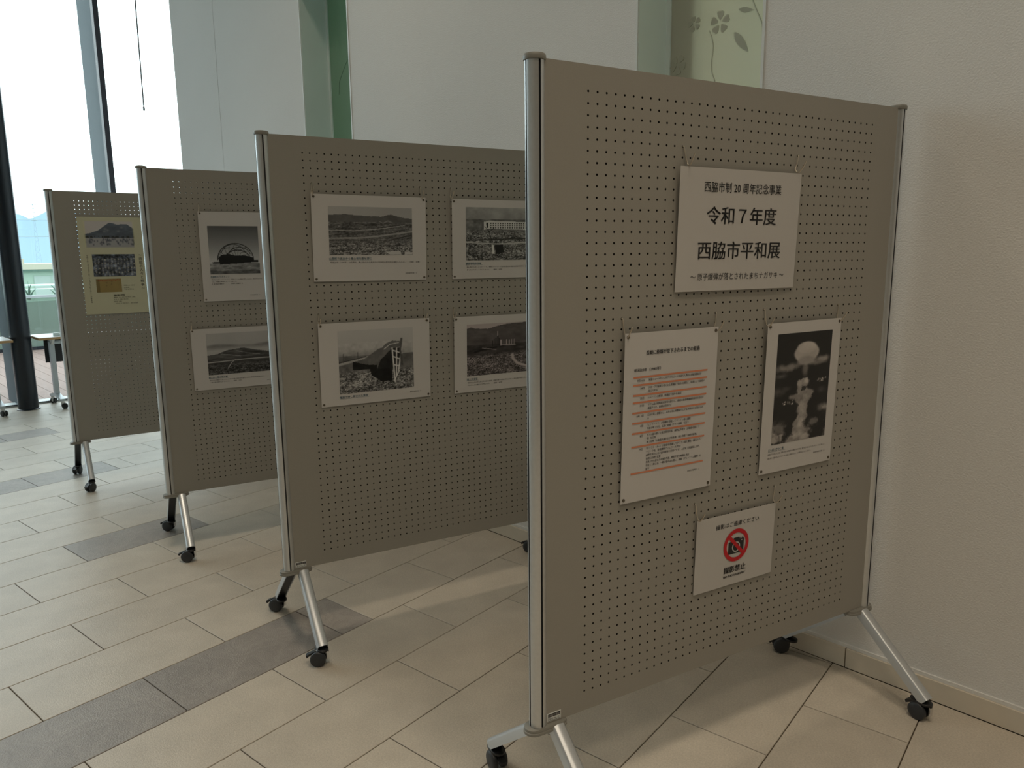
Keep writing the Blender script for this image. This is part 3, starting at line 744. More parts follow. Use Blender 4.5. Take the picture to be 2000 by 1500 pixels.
# --- procedural "photographs" -------------------------------------------------
rs = np.random.RandomState(11)
def fbm(W_, H_, fx, fy, oct_=5, gain=.55):
    out_ = np.zeros((H_, W_)); amp = 1; tot = 0
    for o in range(oct_):
        nx, ny = max(2, int(fx * 2 ** o) + 1), max(2, int(fy * 2 ** o) + 1); g = rs.rand(ny, nx)
        xs = np.linspace(0, nx - 1.001, W_); ys = np.linspace(0, ny - 1.001, H_); xi = xs.astype(int); yi = ys.astype(int)
        fxx = xs - xi; fyy = (ys - yi)[:, None]; fxx = fxx * fxx * (3 - 2 * fxx); fyy = fyy * fyy * (3 - 2 * fyy)
        xj = np.minimum(xi + 1, nx - 1); yj = np.minimum(yi + 1, ny - 1)
        a_ = g[yi][:, xi] * (1 - fxx) + g[yi][:, xj] * fxx; b_ = g[yj][:, xi] * (1 - fxx) + g[yj][:, xj] * fxx
        out_ += amp * (a_ * (1 - fyy) + b_ * fyy); tot += amp; amp *= gain
    return out_ / tot
def grid(W_, H_): return np.meshgrid(np.linspace(0, 1, W_), np.linspace(0, 1, H_))
def poly(X, Y, pts):
    m_ = np.zeros(X.shape, bool); n = len(pts)
    for i in range(n):
        (x1, y1), (x2, y2) = pts[i], pts[(i + 1) % n]
        if y1 == y2: continue
        c = ((Y >= min(y1, y2)) & (Y < max(y1, y2))); xi = x1 + (Y - y1) * (x2 - x1) / (y2 - y1); m_ ^= c & (X < xi)
    return m_
def line(X, Y, pts, wd):
    d = np.full(X.shape, 9.)
    for (x1, y1), (x2, y2) in zip(pts[:-1], pts[1:]):
        dx, dy = x2 - x1, y2 - y1; t_ = np.clip(((X - x1) * dx + (Y - y1) * dy) / (dx * dx + dy * dy + 1e-9), 0, 1)
        d = np.minimum(d, np.hypot(X - x1 - t_ * dx, Y - y1 - t_ * dy))
    return np.clip(1.5 - d / wd, 0, 1)
def curve(X, pts):
    return np.interp(X, [p[0] for p in pts], [p[1] for p in pts])
def rubble(W_, H_, lo, hi, f=18, p=1.0):
    n = fbm(W_, H_, f * .35, f * .8, 3, .9) * .4 + fbm(W_, H_, f * 2.4, f * 3.4, 2, 1.) * .8
    n = (n - n.mean()) / n.std() * .25 + .46
    X, Y = grid(W_, H_)
    for k in range(230):
        x, y = rs.rand(), rs.rand(); a_ = rs.normal(0, .5) if rs.rand() < .7 else rs.normal(1.5, .3); L = .015 + .07 * rs.rand() ** 2
        l = line(X, Y, [(x, y), (x + L * math.cos(a_), y + L * math.sin(a_))], .0032); n = n * (1 - l * .8) + (.9 if rs.rand() < .55 else .06) * l * .8
    return lo + (hi - lo) * np.clip(n, 0, 1) ** p
def g3(a_, tint=(1, 1, 1)): return np.clip(a_, 0, 1)[..., None] * np.array(tint)[None, None]
def im_plain():
    W_, H_ = 176, 96; X, Y = grid(W_, H_); g = .66 - .04 * X + .02 * fbm(W_, H_, 3, 3)
    rd = curve(X, [(0, .165), (.2, .15), (.3, .165), (.45, .18), (.62, .185), (.7, .15), (.74, .14), (.8, .17), (.9, .205), (1, .22)]) + .012 * fbm(W_, H_, 14, 1)
    m_ = Y > rd; g[m_] = (.28 + .16 * fbm(W_, H_, 9, 9))[m_]
    m_ = Y > .30 + .02 * fbm(W_, H_, 6, 2); g[m_] = (.36 + .30 * (fbm(W_, H_, 8, 40, 4, .9) - .5) * 2 + .22 * (fbm(W_, H_, 70, 60, 1) - .5))[m_]
    for P_, w_, c in ((((0, .49), (.3, .49), (.55, .46), (.9, .37)), .006, .72), (((.63, .42), (.88, .36)), .009, .2), (((0, .66), (.4, .64), (.6, .60), (1, .50)), .016, .62), (((.55, .76), (.98, .58)), .011, .22), (((.6, .3), (.64, .33), (.7, .28), (.74, .31)), .008, .55)):
        l = line(X, Y, P_, w_); g = g * (1 - l) + c * l
    rb = rubble(W_, H_, .12, .78, 26); k = np.clip((Y - .62) / .2, 0, 1); g = g * (1 - k) + rb * k
    l = poly(X, Y, [(.66, .93), (.85, .92), (.86, 1), (.72, 1)]) | poly(X, Y, [(.9, .93), (1, .94), (1, 1), (.9, 1)]); g[l] = .75
    return g3(g)
def im_school():
    W_, H_ = 176, 112; X, Y = grid(W_, H_); g = .62 - .25 * Y + .22 * (fbm(W_, H_, 7, 7) - .5)
    m_ = Y > .22; g[m_] = (.42 + .4 * (fbm(W_, H_, 16, 18) - .5))[m_]
    k = np.clip((Y - .4) / .1, 0, 1); g = g * (1 - k) + rubble(W_, H_, .08, .8, 24) * k
    b_ = poly(X, Y, [(.25, .27), (.32, .25), (1, .27), (1, .42), (.33, .40), (.25, .42)]); g[b_] = .82
    for r_ in range(3):
        for c in range(20):
            x = .34 + c * .034; y = .285 + r_ * .042; g[(X > x) & (X < x + .018) & (Y > y) & (Y < y + .024)] = .18
    g[poly(X, Y, [(.28, .28), (.31, .28), (.31, .38), (.29, .38)])] = .15
    for P_, w_, c in ((((.0, .62), (.5, .60), (1, .58)), .012, .2), (((.0, .66), (.45, .69), (.9, .66)), .01, .75), (((.36, .62), (.32, .44)), .006, .12), (((.32, .44), (.26, .36)), .004, .12), (((.32, .46), (.4, .38)), .004, .12)):
        l = line(X, Y, P_, w_); g = g * (1 - l) + c * l
    g[poly(X, Y, [(.36, .71), (.39, .71), (.40, .88), (.37, .88)])] = .86; g[poly(X, Y, [(.40, .71), (.52, .70), (.54, .86), (.42, .88)])] = .12
    return g3(g, (.99, 1, 1.0))
def im_wreck():
    W_, H_ = 150, 120; X, Y = grid(W_, H_); g = .72 - .12 * Y + .03 * fbm(W_, H_, 3, 3)
    k = np.clip((Y - .30) / .1, 0, 1) * .18; g = g - k * fbm(W_, H_, 5, 3)
    m_ = Y > .40 + .02 * X; g[m_] = (.42 + .2 * (fbm(W_, H_, 10, 8) - .5))[m_]
    for P_, w_, c in ((((0, .53), (.3, .46), (.5, .42)), .02, .66), (((0, .50), (.35, .43)), .007, .2), (((.06, .36), (.06, .5)), .004, .3), (((.25, .35), (.25, .46)), .004, .3)):
        l = line(X, Y, P_, w_); g = g * (1 - l) + c * l
    k = np.clip((Y - .62) / .1, 0, 1); g = g * (1 - k) + rubble(W_, H_, .12, .80, 22) * k
    g[poly(X, Y, [(.18, .50), (.50, .52), (.50, .64), (.18, .63)])] = .10
    g[poly(X, Y, [(.40, .62), (.70, .66), (.70, .86), (.55, .85), (.42, .74)])] = .08
    g[poly(X, Y, [(.20, .50), (.34, .46), (.52, .32), (.58, .30), (.62, .24), (.72, .2), (.82, .22), (.84, .30), (.70, .34), (.66, .50), (.54, .58), (.36, .56)])] = .40
    g[poly(X, Y, [(.55, .50), (.70, .33), (.72, .66), (.50, .64)])] = .13
    q = poly(X, Y, [(.70, .32), (.84, .32), (.80, .70), (.73, .88)]); g[q] = .16
    for a_, b_ in (((.71, .32), (.74, .88)), ((.77, .33), (.76, .78)), ((.84, .32), (.79, .70)), ((.72, .36), (.84, .42)), ((.72, .46), (.83, .52)), ((.73, .60), (.80, .62)), ((.73, .86), (.80, .70))):
        l = line(X, Y, (a_, b_), .009); g = g * (1 - l) + .85 * l
    l = line(X, Y, ((.84, .18), (.82, .36), (.84, .6)), .014); g = g * (1 - l) + .32 * l
    l = line(X, Y, ((.60, .33), (.68, .26), (.80, .24)), .006); g = g * (1 - l) + .8 * l
    g += (fbm(W_, H_, 20, 18) - .5) * .16 * (Y > .2)
    return g3(g)
def im_cathedral():
    W_, H_ = 176, 112; X, Y = grid(W_, H_); g = .66 + .05 * fbm(W_, H_, 3, 3)
    rd = curve(X, [(0, .08), (.06, .055), (.12, .085), (.3, .10), (.45, .05), (.6, .02), (1, .0)]); m_ = Y > rd
    g[m_] = (.30 + .20 * (fbm(W_, H_, 8, 12) - .3))[m_]
    m_ = Y > .40; g[m_] = (.24 + .28 * (fbm(W_, H_, 10, 22) - .5))[m_]
    k = np.clip((Y - .55) / .1, 0, 1); g = g * (1 - k) + rubble(W_, H_, .10, .70, 26) * k
    for x, h_, w_ in ((.36, .34, .012), (.385, .30, .014), (.41, .28, .015), (.435, .24, .018), (.46, .29, .012), (.485, .33, .014), (.57, .33, .01), (.61, .34, .008), (.65, .33, .006), (.68, .33, .006)):
        g[(X > x) & (X < x + w_) & (Y > h_) & (Y < .45)] = .14 if x < .47 else .72
    g[(X > .437) & (X < .447) & (Y > .16) & (Y < .25)] = .7
    for P_, w_, c in ((((.12, .54), (.25, .49), (.42, .47)), .018, .1), (((.22, .47), (.32, .49), (.42, .52)), .005, .66), (((.5, .42), (.7, .44)), .01, .65), (((.66, .64), (.67, .72), (.74, .82), (.9, .90)), .022, .70)):
        l = line(X, Y, P_, w_); g = g * (1 - l) + c * l
    return g3(g, (1.0, .95, .96))
def im_dome():
    W_, H_ = 130, 124; X, Y = grid(W_, H_); g = .34 + .42 * (Y / .75) ** 1.1 + .02 * fbm(W_, H_, 3, 3)
    m_ = Y > .78; g[m_] = (.52 + .55 * (fbm(W_, H_, 10, 26) - .5))[m_]
    m_ = Y > .93; g[m_] *= .7
    base = poly(X, Y, [(.17, .66), (.24, .60), (.38, .58), (.5, .61), (.7, .61), (.88, .66), (.9, .76), (.2, .80)]) ; g[base] = .07
    g[poly(X, Y, [(.04, .75), (.2, .74), (.2, .78), (.06, .78)])] = .12; g[poly(X, Y, [(.88, .71), (.97, .71), (.97, .76), (.88, .76)])] = .1
    def arc_(cx_, cy_, rx, ry, a0, a1): return [(cx_ + rx * math.cos(a0 + (a1 - a0) * k / 16), cy_ - ry * math.sin(a0 + (a1 - a0) * k / 16)) for k in range(17)]
    L_ = [(arc_(.52, .70, .36, .34, 0, 3.14), .008), (arc_(.56, .72, .26, .22, .3, 3.0), .009), (arc_(.48, .66, .26, .28, .5, 3.1), .005), (arc_(.60, .62, .22, .18, .2, 2.6), .007), (arc_(.4, .7, .22, .25, .8, 3.1), .004)]
    for k in range(9): a_ = .25 + k * .33; L_.append(([(.52 + .36 * math.cos(a_), .70 - .34 * math.sin(a_)), (.54 + .2 * math.cos(a_ + .5), .72 - .2 * math.sin(a_ + .4)), (.5 + .1 * math.cos(a_), .64)], .0035))
    for P_, w_ in L_: l = line(X, Y, P_, w_); g = g * (1 - l) + .10 * l
    return g3(g, (.97, .985, 1.0))
def im_misty():
    W_, H_ = 160, 104; X, Y = grid(W_, H_); g = .66 + .05 * fbm(W_, H_, 3, 3)
    rd = curve(X, [(0, .26), (.15, .23), (.4, .26), (.7, .29), (.85, .26), (1, .24)]); k = np.clip((Y - rd) / .05, 0, 1) * np.clip((.42 - Y) / .1, 0, 1); g -= k * .20 * (fbm(W_, H_, 6, 4) + .3)
    low = Y > curve(X, [(0, .52), (.15, .50), (.3, .42), (.55, .38), (.75, .45), (1, .52)]); g[low] = (.30 + .32 * (fbm(W_, H_, 9, 26) - .5))[low]
    k = np.clip((Y - .7) / .15, 0, 1); g = g * (1 - k) + rubble(W_, H_, .05, .5, 18) * k
    for P_, w_, c in ((((0, .70), (.3, .68), (.6, .66), (1, .66)), .010, .7), (((.3, .86), (.36, .72), (.42, .66)), .007, .66), (((.45, .45), (.6, .52), (.8, .56)), .006, .6), (((.2, .5), (.5, .58)), .005, .62), (((.5, .5), (.75, .5), (.95, .55)), .005, .1)):
        l = line(X, Y, P_, w_); g = g * (1 - l) + c * l
    return g3(g)
def im_cloud():
    W_, H_ = 116, 176; X, Y = grid(W_, H_); g = .09 + .03 * fbm(W_, H_, 3, 4)
    n = fbm(W_, H_, 6, 9); n2 = fbm(W_, H_, 12, 18)
    def puff(cx_, cy_, rx, ry, val, soft=.25, rough=.35):
        nonlocal g
        d = np.hypot((X - cx_) / rx, (Y - cy_) / ry) + (n2 - .5) * rough; a_ = np.clip((1 - d) / soft, 0, 1); g = g * (1 - a_) + (val + .14 * (n - .5)) * a_
    for q in ((.14, .31, .22, .045, .52), (.30, .30, .2, .04, .50), (.85, .26, .2, .045, .6), (.72, .29, .16, .03, .48), (.10, .38, .14, .03, .36), (.06, .52, .16, .05, .32), (.22, .50, .12, .03, .26), (.95, .72, .16, .05, .62), (.88, .55, .12, .04, .28)): puff(*q, .8, .8)
    k = np.clip((Y - .74) / .14, 0, 1); cl = np.clip((fbm(W_, H_, 6, 8, 5, .7) - .45) * 4, 0, 1) * .55 + .10; g = g * (1 - k) + np.maximum(g, cl) * k
    puff(.53, .33, .08, .10, .42, .6, .5); puff(.54, .19, .245, .095, .70, .15, .12); puff(.54, .14, .20, .06, .74, .2, .1); puff(.55, .26, .20, .05, .62, .4, .25)
    cxs = curve(Y, [(0, .53), (.42, .53), (.5, .50), (.6, .51), (.75, .53), (.85, .50), (1, .47)]); hw = curve(Y, [(0, 0), (.42, .05), (.47, .10), (.51, .09), (.56, .17), (.60, .15), (.65, .10), (.75, .09), (.82, .11), (.9, .16), (1, .20)])
    d = np.abs(X - cxs) / np.maximum(hw, .01) + (n2 - .5) * 1.5 + (n - .5) * .8; a_ = np.clip((1.05 - d) / .35, 0, 1) * (Y > .42); g = g * (1 - a_) + (.60 + .5 * (n2 - .5)) * a_
    for q in ((.45, .46, .05, .035, .66), (.57, .445, .05, .03, .74), (.68, .56, .09, .03, .60), (.35, .58, .12, .03, .50), (.12, .86, .12, .05, .45), (.05, .96, .12, .06, .66), (.74, .84, .10, .04, .42), (.60, .97, .08, .03, .7)): puff(*q, .5, 1.2)
    l = poly(X, Y, [(.50, .49), (.58, .50), (.56, .53), (.48, .54)]); g[l] *= .35
    for k in range(14):
        x, y = .78 + .16 * rs.rand(), .44 + .03 * rs.rand(); g += .5 * np.exp(-(((X - x) / .012) ** 2 + ((Y - y) / .006) ** 2))
        x, y = .16 + .24 * rs.rand(), .615 + .03 * rs.rand(); g += .5 * np.exp(-(((X - x) / .012) ** 2 + ((Y - y) / .006) ** 2))
    return g3(g, (1.0, .97, .95))
def im_peak():
    W_, H_ = 120, 66; X, Y = grid(W_, H_); base = np.array([.76, .74, .74]); img = np.ones((H_, W_, 3)) * base
    rd = curve(X, [(0, .48), (.12, .44), (.28, .34), (.40, .18), (.50, .06), (.56, .05), (.66, .12), (.76, .10), (.86, .10), (.94, .2), (1, .28)]); m_ = (Y > rd) & (Y < .62)
    g = .30 + .16 * fbm(W_, H_, 6, 8) - .1 * (Y - .3); img[m_] = (g[..., None] * np.array([.92, 1.0, 1.12]))[m_]
    fld = Y >= .62; g = .60 + .04 * fbm(W_, H_, 4, 4); img[fld] = (g[..., None] * np.array([1, 1, 1.02]))[fld]
    l = (Y > .55) & (Y < .62) & (fbm(W_, H_, 40, 2, 2) > .5); img[l] = .2
    for k in range(70):
        x, y = rs.rand(), .66 + .22 * rs.rand(); a_ = np.exp(-(((X - x) / .012) ** 2 + ((Y - y) / .035) ** 2))[..., None]; img = img * (1 - a_ * .75) + np.array([.25, .27, .32]) * a_ * .75
    for x, y in ((.42, .28), (.47, .34), (.40, .38), (.75, .22), (.68, .36)): a_ = np.exp(-(((X - x) / .03) ** 2 + ((Y - y) / .04) ** 2))[..., None]; img = img * (1 - a_ * .5) + .62 * a_ * .5
    e = np.clip(np.minimum.reduce([X, 1 - X, (1 - Y)]) / .04, 0, 1)[..., None]; cr_ = np.array([.80, .785, .64]); return img * e + cr_ * (1 - e)
def im_crowd():
    W_, H_ = 116, 68; X, Y = grid(W_, H_); n = fbm(W_, H_, 12, 8, 4, .8); g = .34 + 1.0 * (n - .5); g = g[..., None] * np.array([.92, 1.0, 1.14])
    for r_ in range(4):
        for k in range(13):
            x = .06 + .075 * k + .02 * rs.rand(); y = .20 + .2 * r_ + .05 * rs.rand(); c = np.array([.74, .72, .66]) * (.8 + .3 * rs.rand())
            a_ = np.exp(-(((X - x) / .017) ** 2 + ((Y - y) / .035) ** 2))[..., None]; g = g * (1 - a_) + c * a_
            d_ = .2 + .5 * rs.rand(); a_ = (np.exp(-(((X - x) / .028) ** 4 + ((Y - y - .10) / .06) ** 4)) * .8)[..., None]; g = g * (1 - a_) + np.array([d_, d_ * 1.02, d_ * 1.1]) * a_
    return np.clip(g, .08, .9)
def im_card():
    W_, H_ = 50, 34; X, Y = grid(W_, H_); g = (.56 + .06 * fbm(W_, H_, 4, 4))[..., None] * np.array([1.0, .87, .55])
    g[:, :7] *= .82
    for k in range(12): x, y = .1 + .075 * k, .06 + .1 * rs.rand(); a_ = np.exp(-(((X - x) / .03) ** 2 + ((Y - y) / .04) ** 2))[..., None] * .7; g = g * (1 - a_) + np.array([.62, .2, .15]) * a_
    for x, y in ((.42, .3), (.6, .4), (.62, .22), (.4, .5)): a_ = np.exp(-(((X - x) / .02) ** 2 + ((Y - y) / .05) ** 2))[..., None] * .4; g = g * (1 - a_) + np.array([.3, .25, .2]) * a_
    return g

# --- nearest board ---------------------------------------------------------------------
s1 = Sheet(0, .258, 1.600, .420, .297, .014, .005, R(.15), 'title_sheet', 'large white sheet with the exhibition title, topmost on the nearest board', 'sign', M['plain_paper'], .002)
s1.sep = True
s1.text('西脇市制 20 周年記念事業', .212, .045, .0270, .268, 'C', 'ink', .004)
s1.text('令和７年度', .212, .113, .046, .245, 'C', 'ink', .010)
s1.text('西脇市平和展', .212, .198, .047, .292, 'C', 'ink', .010)
s1.text('～ 原子爆弾が落とされたまちナガサキ ～', .212, .262, .019, .330, 'C', 'ink', 0)
s1.finish(False)
s2 = Sheet(0, .099, 1.212, .298, .421, .016, .005, R(-.05), 'timeline_sheet', 'white portrait sheet with a chronology ruled by orange lines', 'sign', M['paper'], .0035)
s2.text('長崎に原爆が投下されるまでの経過', .150, .050, .0125, .172, 'C', 'ink', .018)
s2.text('昭和20年（1945年）', .030, .0905, .0090, .082, 'L', 'ink', .01)
bars = [.108, .127, .152, .170, .1955, .221, .2465, .2805, .348]
for v in bars: s2.rect(.028, v - .0021, .266, v + .0021, 'orange')
ents = [(0, '7月16日', ['米国ニューメキシコ州アラモゴード砂漠で人類初の原爆実験成功']),
        (1, '24日', ['グローブス陸軍少将による原爆投下指令の原案に、目標として長崎が', '加えられる']),
        (2, '25日', ['トルーマン大統領、原爆投下指令を承認']),
        (3, '31日', ['グアム島の戦略航空隊司令部から、長崎の連合軍捕虜収容所の存在を', '通報するが、目標は変更せず']),
        (4, '8月 2日', ['広島を第１目標とし、８月６日に攻撃実行とする作戦命令が発せられ', 'る']),
        (5, '6日', ['「エノラ・ゲイ」が原爆を搭載してテニアン島を離陸', '午前８時１５分、広島に原爆（ウラン爆弾）を投下']),
        (6, '8日', ['グアム島の第２０航空軍司令部、爆撃投下命令（作戦命令第１７', '号）を公布', '第１目標「小倉造兵廠および市街地」第２目標「長崎市街地」']),
        (7, '9日', ['「ボックス・カー」が原爆を搭載してテニアン島を離陸（機長スウィ', 'ーニー少佐、目視爆撃アシュワース中佐）', '視界不良のため小倉市街地を目視できず、上空を３回旋回したが、', '長崎に目標を変更', '長崎上空も雲のため視界不良、燃料不足で帰還を検討', '午前１１時２分、一瞬の雲のはれ間に、原爆（プルトニウム爆弾）を', '投下'])]
CH = .1885 / 32
for bi_, dt, ls in ents:
    s2.text(dt, .062, bars[bi_] + .0082, .0068, None, 'R', 'ink', .006)
    for k, l_ in enumerate(ls): s2.text(l_, .0745, bars[bi_] + .0080 + k * .0088, .0066, CH * len(l_) if len(l_) > 1 else None, 'L', 'ink', .006)
s2.text('長崎原爆資料館　①', .212, .368, .0052, .042, 'L', 'grey_ink')
s2.finish()
s3 = Sheet(0, .577, 1.209, .298, .420, .016, .005, R(-.25), 'mushroom_cloud_print', 'white portrait sheet with the black and white mushroom cloud photograph', 'photo print', M['paper'], .002)
s3.photo(.041, .031, .262, .340, im_cloud())
s3.text('立ち昇るきのこ雲', .030, .354, .0088, .062, 'L', 'blue_ink', .01); s3.rect(.030, .3592, .100, .3597, 'blue_ink@u')
s3.text('原爆投下の約１５分後、長崎上空の米軍機から撮影された写真。雲の高さはおよそ１万２千メートルに達した。', .030, .3665, .0056, .236, 'L', 'grey_ink')
s3.text('爆心地から南へ約１０キロメートル離れた場所からも、この雲がはっきりと見えた。', .030, .3775, .0056, .178, 'L', 'grey_ink')
s3.text('長崎原爆資料館　②', .218, .386, .0052, .05, 'L', 'grey_ink'); s3.finish()
s4 = Sheet(0, .352, .7005, .297, .211, .010, .004, R(.1), 'no_photography_sign', 'small white no photography notice at the bottom of the nearest board', 'sign', M['plain_paper'], .0015)
s4.sep = True
s4.text('撮影はご遠慮ください', .1505, .0330, .0150, .162, 'C', 'ink', .004)
s4.text('撮影禁止', .1490, .1660, .0205, .0835, 'C', 'ink', .03); s4.text('NO PHOTOGRAPHY', .1490, .1845, .0088, .0835, 'C', 'ink', .03)
def ringpts(cu, cv, ro, ri, n=48):
    pts = []; fs = []
    for k in range(n): a_ = 2 * math.pi * k / n; pts += [(cu + ro * math.cos(a_), cv + ro * math.sin(a_)), (cu + ri * math.cos(a_), cv + ri * math.sin(a_))]
    return pts, [(2 * k, 2 * k + 1, (2 * k + 3) % (2 * n), (2 * k + 2) % (2 * n)) for k in range(n)]
CU, CV = .1490, .0965
body = [(-.029, -.012), (-.021, -.012), (-.017, -.0165), (-.012, -.0165), (-.010, -.022), (.010, -.022), (.012, -.0165), (.027, -.0165), (.029, -.014), (.029, .024), (-.029, .024)]
s4.put(None, 'ink@cam', [(CU + x, CV + y) for x, y in body], [list(range(len(body)))[::-1]], .0007)
s4.put(None, 'paper@cam', *ringpts(CU, CV + .005, .0150, .0118, 36), .0009)
s4.rect(CU + .018, CV - .0135, CU + .023, CV - .0105, 'paper@cam', 1, .0009)
s4.rect(CU + .012, CV - .0205, CU + .0145, CV - .017, 'ink@cam', 1, .0007); s4.rect(CU + .020, CV - .0195, CU + .026, CV - .017, 'ink@cam', 1, .0007)
s4.put(None, 'red', *ringpts(CU, CV, .0475, .0360, 56), .0012)
d_ = .7071; hw_ = .0052
s4.put(None, 'red', [(CU - d_ * .0365 + d_ * hw_, CV - d_ * .0365 - d_ * hw_), (CU + d_ * .0365 + d_ * hw_, CV + d_ * .0365 - d_ * hw_), (CU + d_ * .0365 - d_ * hw_, CV + d_ * .0365 + d_ * hw_), (CU - d_ * .0365 - d_ * hw_, CV - d_ * .0365 + d_ * hw_)], [(3, 2, 1, 0)], .00125)
s4.finish(False)
for s, z, ln, lb in ((.275, 1.6461, .010, 'wire hook above the left corner of the title sheet'), (.675, 1.6461, -.012, 'wire hook above the right corner of the title sheet'),
                     (.100, 1.2461, .006, 'wire hook at the left corner of the chronology sheet'), (.400, 1.2461, -.006, 'wire hook at the right corner of the chronology sheet'),
                     (.575, 1.2461, .006, 'wire hook at the left corner of the mushroom cloud sheet'), (.875, 1.2461, -.006, 'wire hook at the right corner of the mushroom cloud sheet'),
                     (.350, .7461, .006, 'wire hook above the left corner of the no photography notice'), (.650, .7461, -.008, 'wire hook above the right corner of the no photography notice')):
    hook(0, s, z, ln, lb, grp='wire hooks on the display boards')

# --- second board ----------------------------------------------------------------------
def photo_sheet(bi, s, zt, w_, h_, name, label, ph, im, title, lines, foot, tilt=0., ph_label=None):
    q = Sheet(bi, s, zt, w_, h_, .014, .004, tilt, name, label, 'photo print', M['paper'], .0012)
    q.photo(*ph, im)
    u, v = ph[0] - .002, ph[3] + .0125
    q.text(title, u, v, .0098, None, 'L', 'blue_ink', .01); wd = len(title) * .0092; q.rect(u, v + .0055, u + wd + .01, v + .0060, 'blue_ink@u')
    for k, l_ in enumerate(lines): q.text(l_, u + .004, v + .0135 + k * .0105, .0062, min(.0068 * len(l_), w_ - u - .03), 'L', 'grey_ink')
    q.text(foot, w_ - .085, h_ - .025, .0056, .046, 'L', 'grey_ink')
    q.finish(); return q
photo_sheet(1, .017, 1.611, .424, .300, 'plain_view_print', 'landscape photograph sheet of a burnt plain below hills, upper left on the second board', (.058, .040, .369, .208), im_plain(),
            '山里町の高台から爆心地方面を望む', ['昭和20年（1945年）10月中旬、爆心地の北の高台から市内中心部方向を撮影したもの。　（撮影　米軍）'], '長崎原爆資料館　③', R(.35))
photo_sheet(1, .547, 1.607, .424, .300, 'ruined_school_print', 'landscape photograph sheet of a white ruined school, upper right on the second board', (.058, .029, .368, .230), im_school(),
            '鎮西学院中学校', ['爆心地から約５００メートル。鉄筋コンクリート造の校舎は４階部分が崩れ落ちた。教師、生徒、', '多くの人々がここで亡くなった。　（撮影　米軍）'], '長崎原爆資料館　④')
photo_sheet(1, .017, 1.163, .424, .303, 'wrecked_structure_print', 'landscape photograph sheet of a collapsed wedge shaped wreck, lower left on the second board', (.069, .030, .356, .261), im_wreck(),
            '爆風で押し倒された鉄骨', [], '長崎原爆資料館　⑤', R(-.1))
photo_sheet(1, .545, 1.161, .424, .302, 'ruined_cathedral_print', 'landscape photograph sheet of cathedral ruins before dark hills, lower right on the second board', (.054, .032, .364, .238), im_cathedral(),
            '浦上天主堂', ['南側の丘の上から見た天主堂の廃墟。周囲の家々は焼き尽くされ、一面の焼け野原となった。天主堂', 'の赤れんがの壁だけが残された。　（撮影　米軍）'], '長崎原爆資料館　⑥', R(.1))
for s, z, ln, lb in ((.025, 1.6461, -.004, 'wire hook at the left corner of the burnt plain photograph'), (.425, 1.6461, .001, 'wire hook at the right corner of the burnt plain photograph'),
                     (.550, 1.6461, -.004, 'wire hook at the left corner of the ruined school photograph'), (.025, 1.1961, -.004, 'wire hook at the left corner of the wrecked structure photograph'),
                     (.425, 1.1961, .001, 'wire hook at the right corner of the wrecked structure photograph'), (.550, 1.1961, -.004, 'wire hook at the left corner of the cathedral ruins photograph')):
    hook(1, s, z, ln, lb, .036, grp='wire hooks on the display boards')
# --- third board -----------------------------------------------------------------------
photo_sheet(2, .091, 1.612, .298, .421, 'dome_frame_print', 'portrait sheet with a photograph of a twisted dome frame, upper one on the third board', (.037, .066, .267, .292), im_dome(),
            '大橋町のガスタンク', ['爆心地の北約１０００メートル。鉄骨のドームは爆風で押しつぶされ、骨組みだけが残', 'った。周囲の建物もすべて全壊した。', '　　　　　　　　　　　　　　（撮影　米軍）'], '長崎原爆資料館　⑦')
photo_sheet(2, .0165, 1.0615, .424, .298, 'misty_hills_print', 'landscape sheet with a photograph of misty hills, lower one on the third board', (.067, .025, .372, .227), im_misty(),
            '浦上川と爆心地方面', ['稲佐山の中腹から浦上川をはさんで爆心地方面を望んだもの。手前は竹岩橋付近で、', '一面の焼け跡が広がっている。　（撮影　米軍）'], '長崎原爆資料館　⑧', R(-.1))
hook(2, .100, 1.6461, -.003, 'wire hook at the left corner of the dome frame photograph', .036, grp='wire hooks on the display boards')
hook(2, .025, 1.0961, -.003, 'wire hook at the left corner of the misty hills photograph', .036, grp='wire hooks on the display boards')
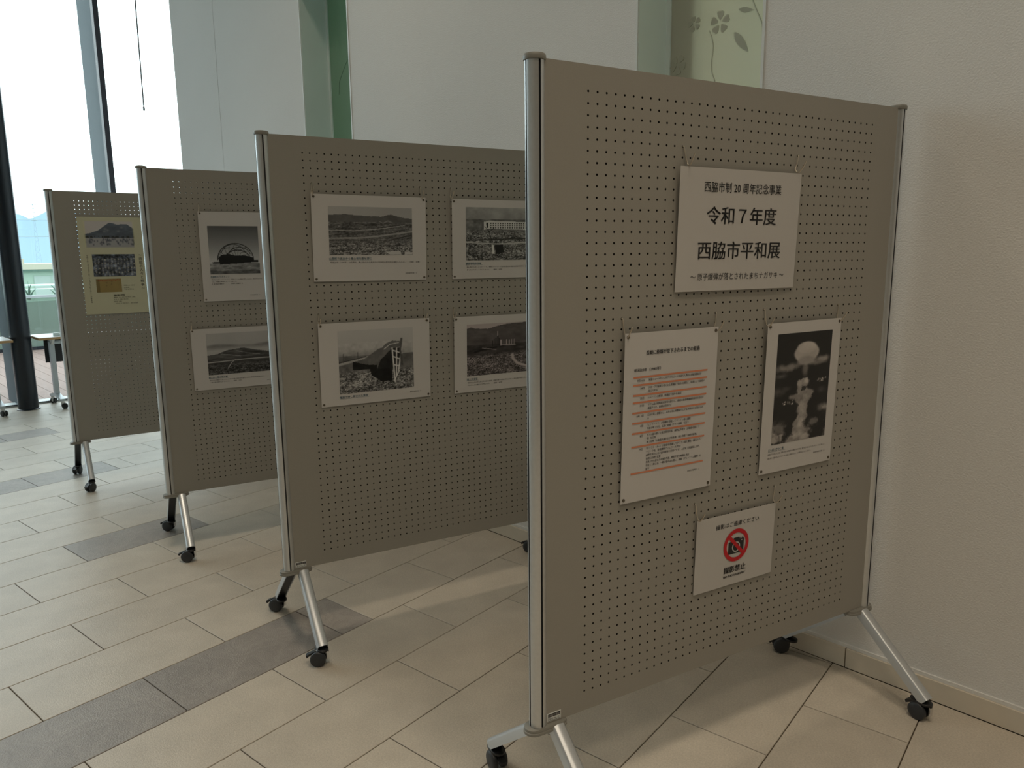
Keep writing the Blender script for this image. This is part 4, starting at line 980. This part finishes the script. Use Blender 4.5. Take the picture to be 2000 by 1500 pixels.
# --- farthest board --------------------------------------------------------------------
s5 = Sheet(3, .001, 1.652, .420, .594, .006, .003, R(0), 'cream_poster', 'cream poster with three pictures on the farthest board', 'poster', M['cream'], .001)
s5.photo(.032, .026, .309, .188, im_peak(), 'mountain and field picture'); s5.photo(.062, .226, .299, .362, im_crowd(), 'group picture'); s5.photo(.070, .377, .210, .460, im_card(), 'brown card picture')
s5.text('～西脇の人々と戦争～', .331, .232, .0215, None, 'C', 'grey_ink', .0, True)
s5.text('令和７年７月２２日（火）～８月１７日（日）　月曜休館', .036, .235, .0105, None, 'C', 'grey_ink', 0., True)
for k, (l_, u_, wd) in enumerate((('終戦８０年記念', .222, .064), ('企画展', .222, .03), ('平和を考える', .222, .055))): s5.text(l_, u_, .420 + k * .0125, .0085, wd, 'L', 'grey_ink')
s5.text('西脇市郷土資料館', .160, .480, .0120, .062, 'L', 'ink', .02)
for k, l_ in enumerate(('開館時間　午前１０時から午後６時まで　入館無料', '休　館　日　月曜日、祝日の翌日', '関連行事　講演会', '　　８月３日（日）午後２時から　　茜が丘複合施設')): s5.text(l_, .160 + .008 * (k == 3), .4945 + k * .0125, .0085, .0085 * len(l_) * .62, 'L', 'grey_ink')
s5.finish(False)

# property stickers on the lower corners
def sticker(bi, parent):
    m_ = MB().box(-.1095, -.0705, -.0008, 0, .272, .294)
    o = tag(m_.build('property_sticker', M['white'], parent), 'small white and black property sticker')
    k_ = MB().box(-.1075, -.0725, -.0011, -.0008, .2835, .2915); k_.box(-.1075, -.0725, -.0011, -.0008, .2735, .2742); k_.box(-.1075, -.1068, -.0011, -.0008, .2735, .2915); k_.box(-.0732, -.0725, -.0011, -.0008, .2735, .2915); k_.build('sticker_band', M['ink'], o)
    for body_, z_, hh, key, wd in (('西脇市備品', .2875, .006, 'paper', .031), ('区分 No. 24', .2785, .006, 'ink', .029)):
        co, fs = glyphs(body_, .01); x0, x1 = co[:, 0].min(), co[:, 0].max(); sx = wd / (x1 - x0)
        q = MB().add([(-.090 - wd / 2 + (x - x0) * sx, -.0014, z_ + (y - .36) * hh) for x, y in co.tolist()], fs); q.build('lettering', M[key], o)
sticker(0, boards[0]); sticker(1, boards[1])
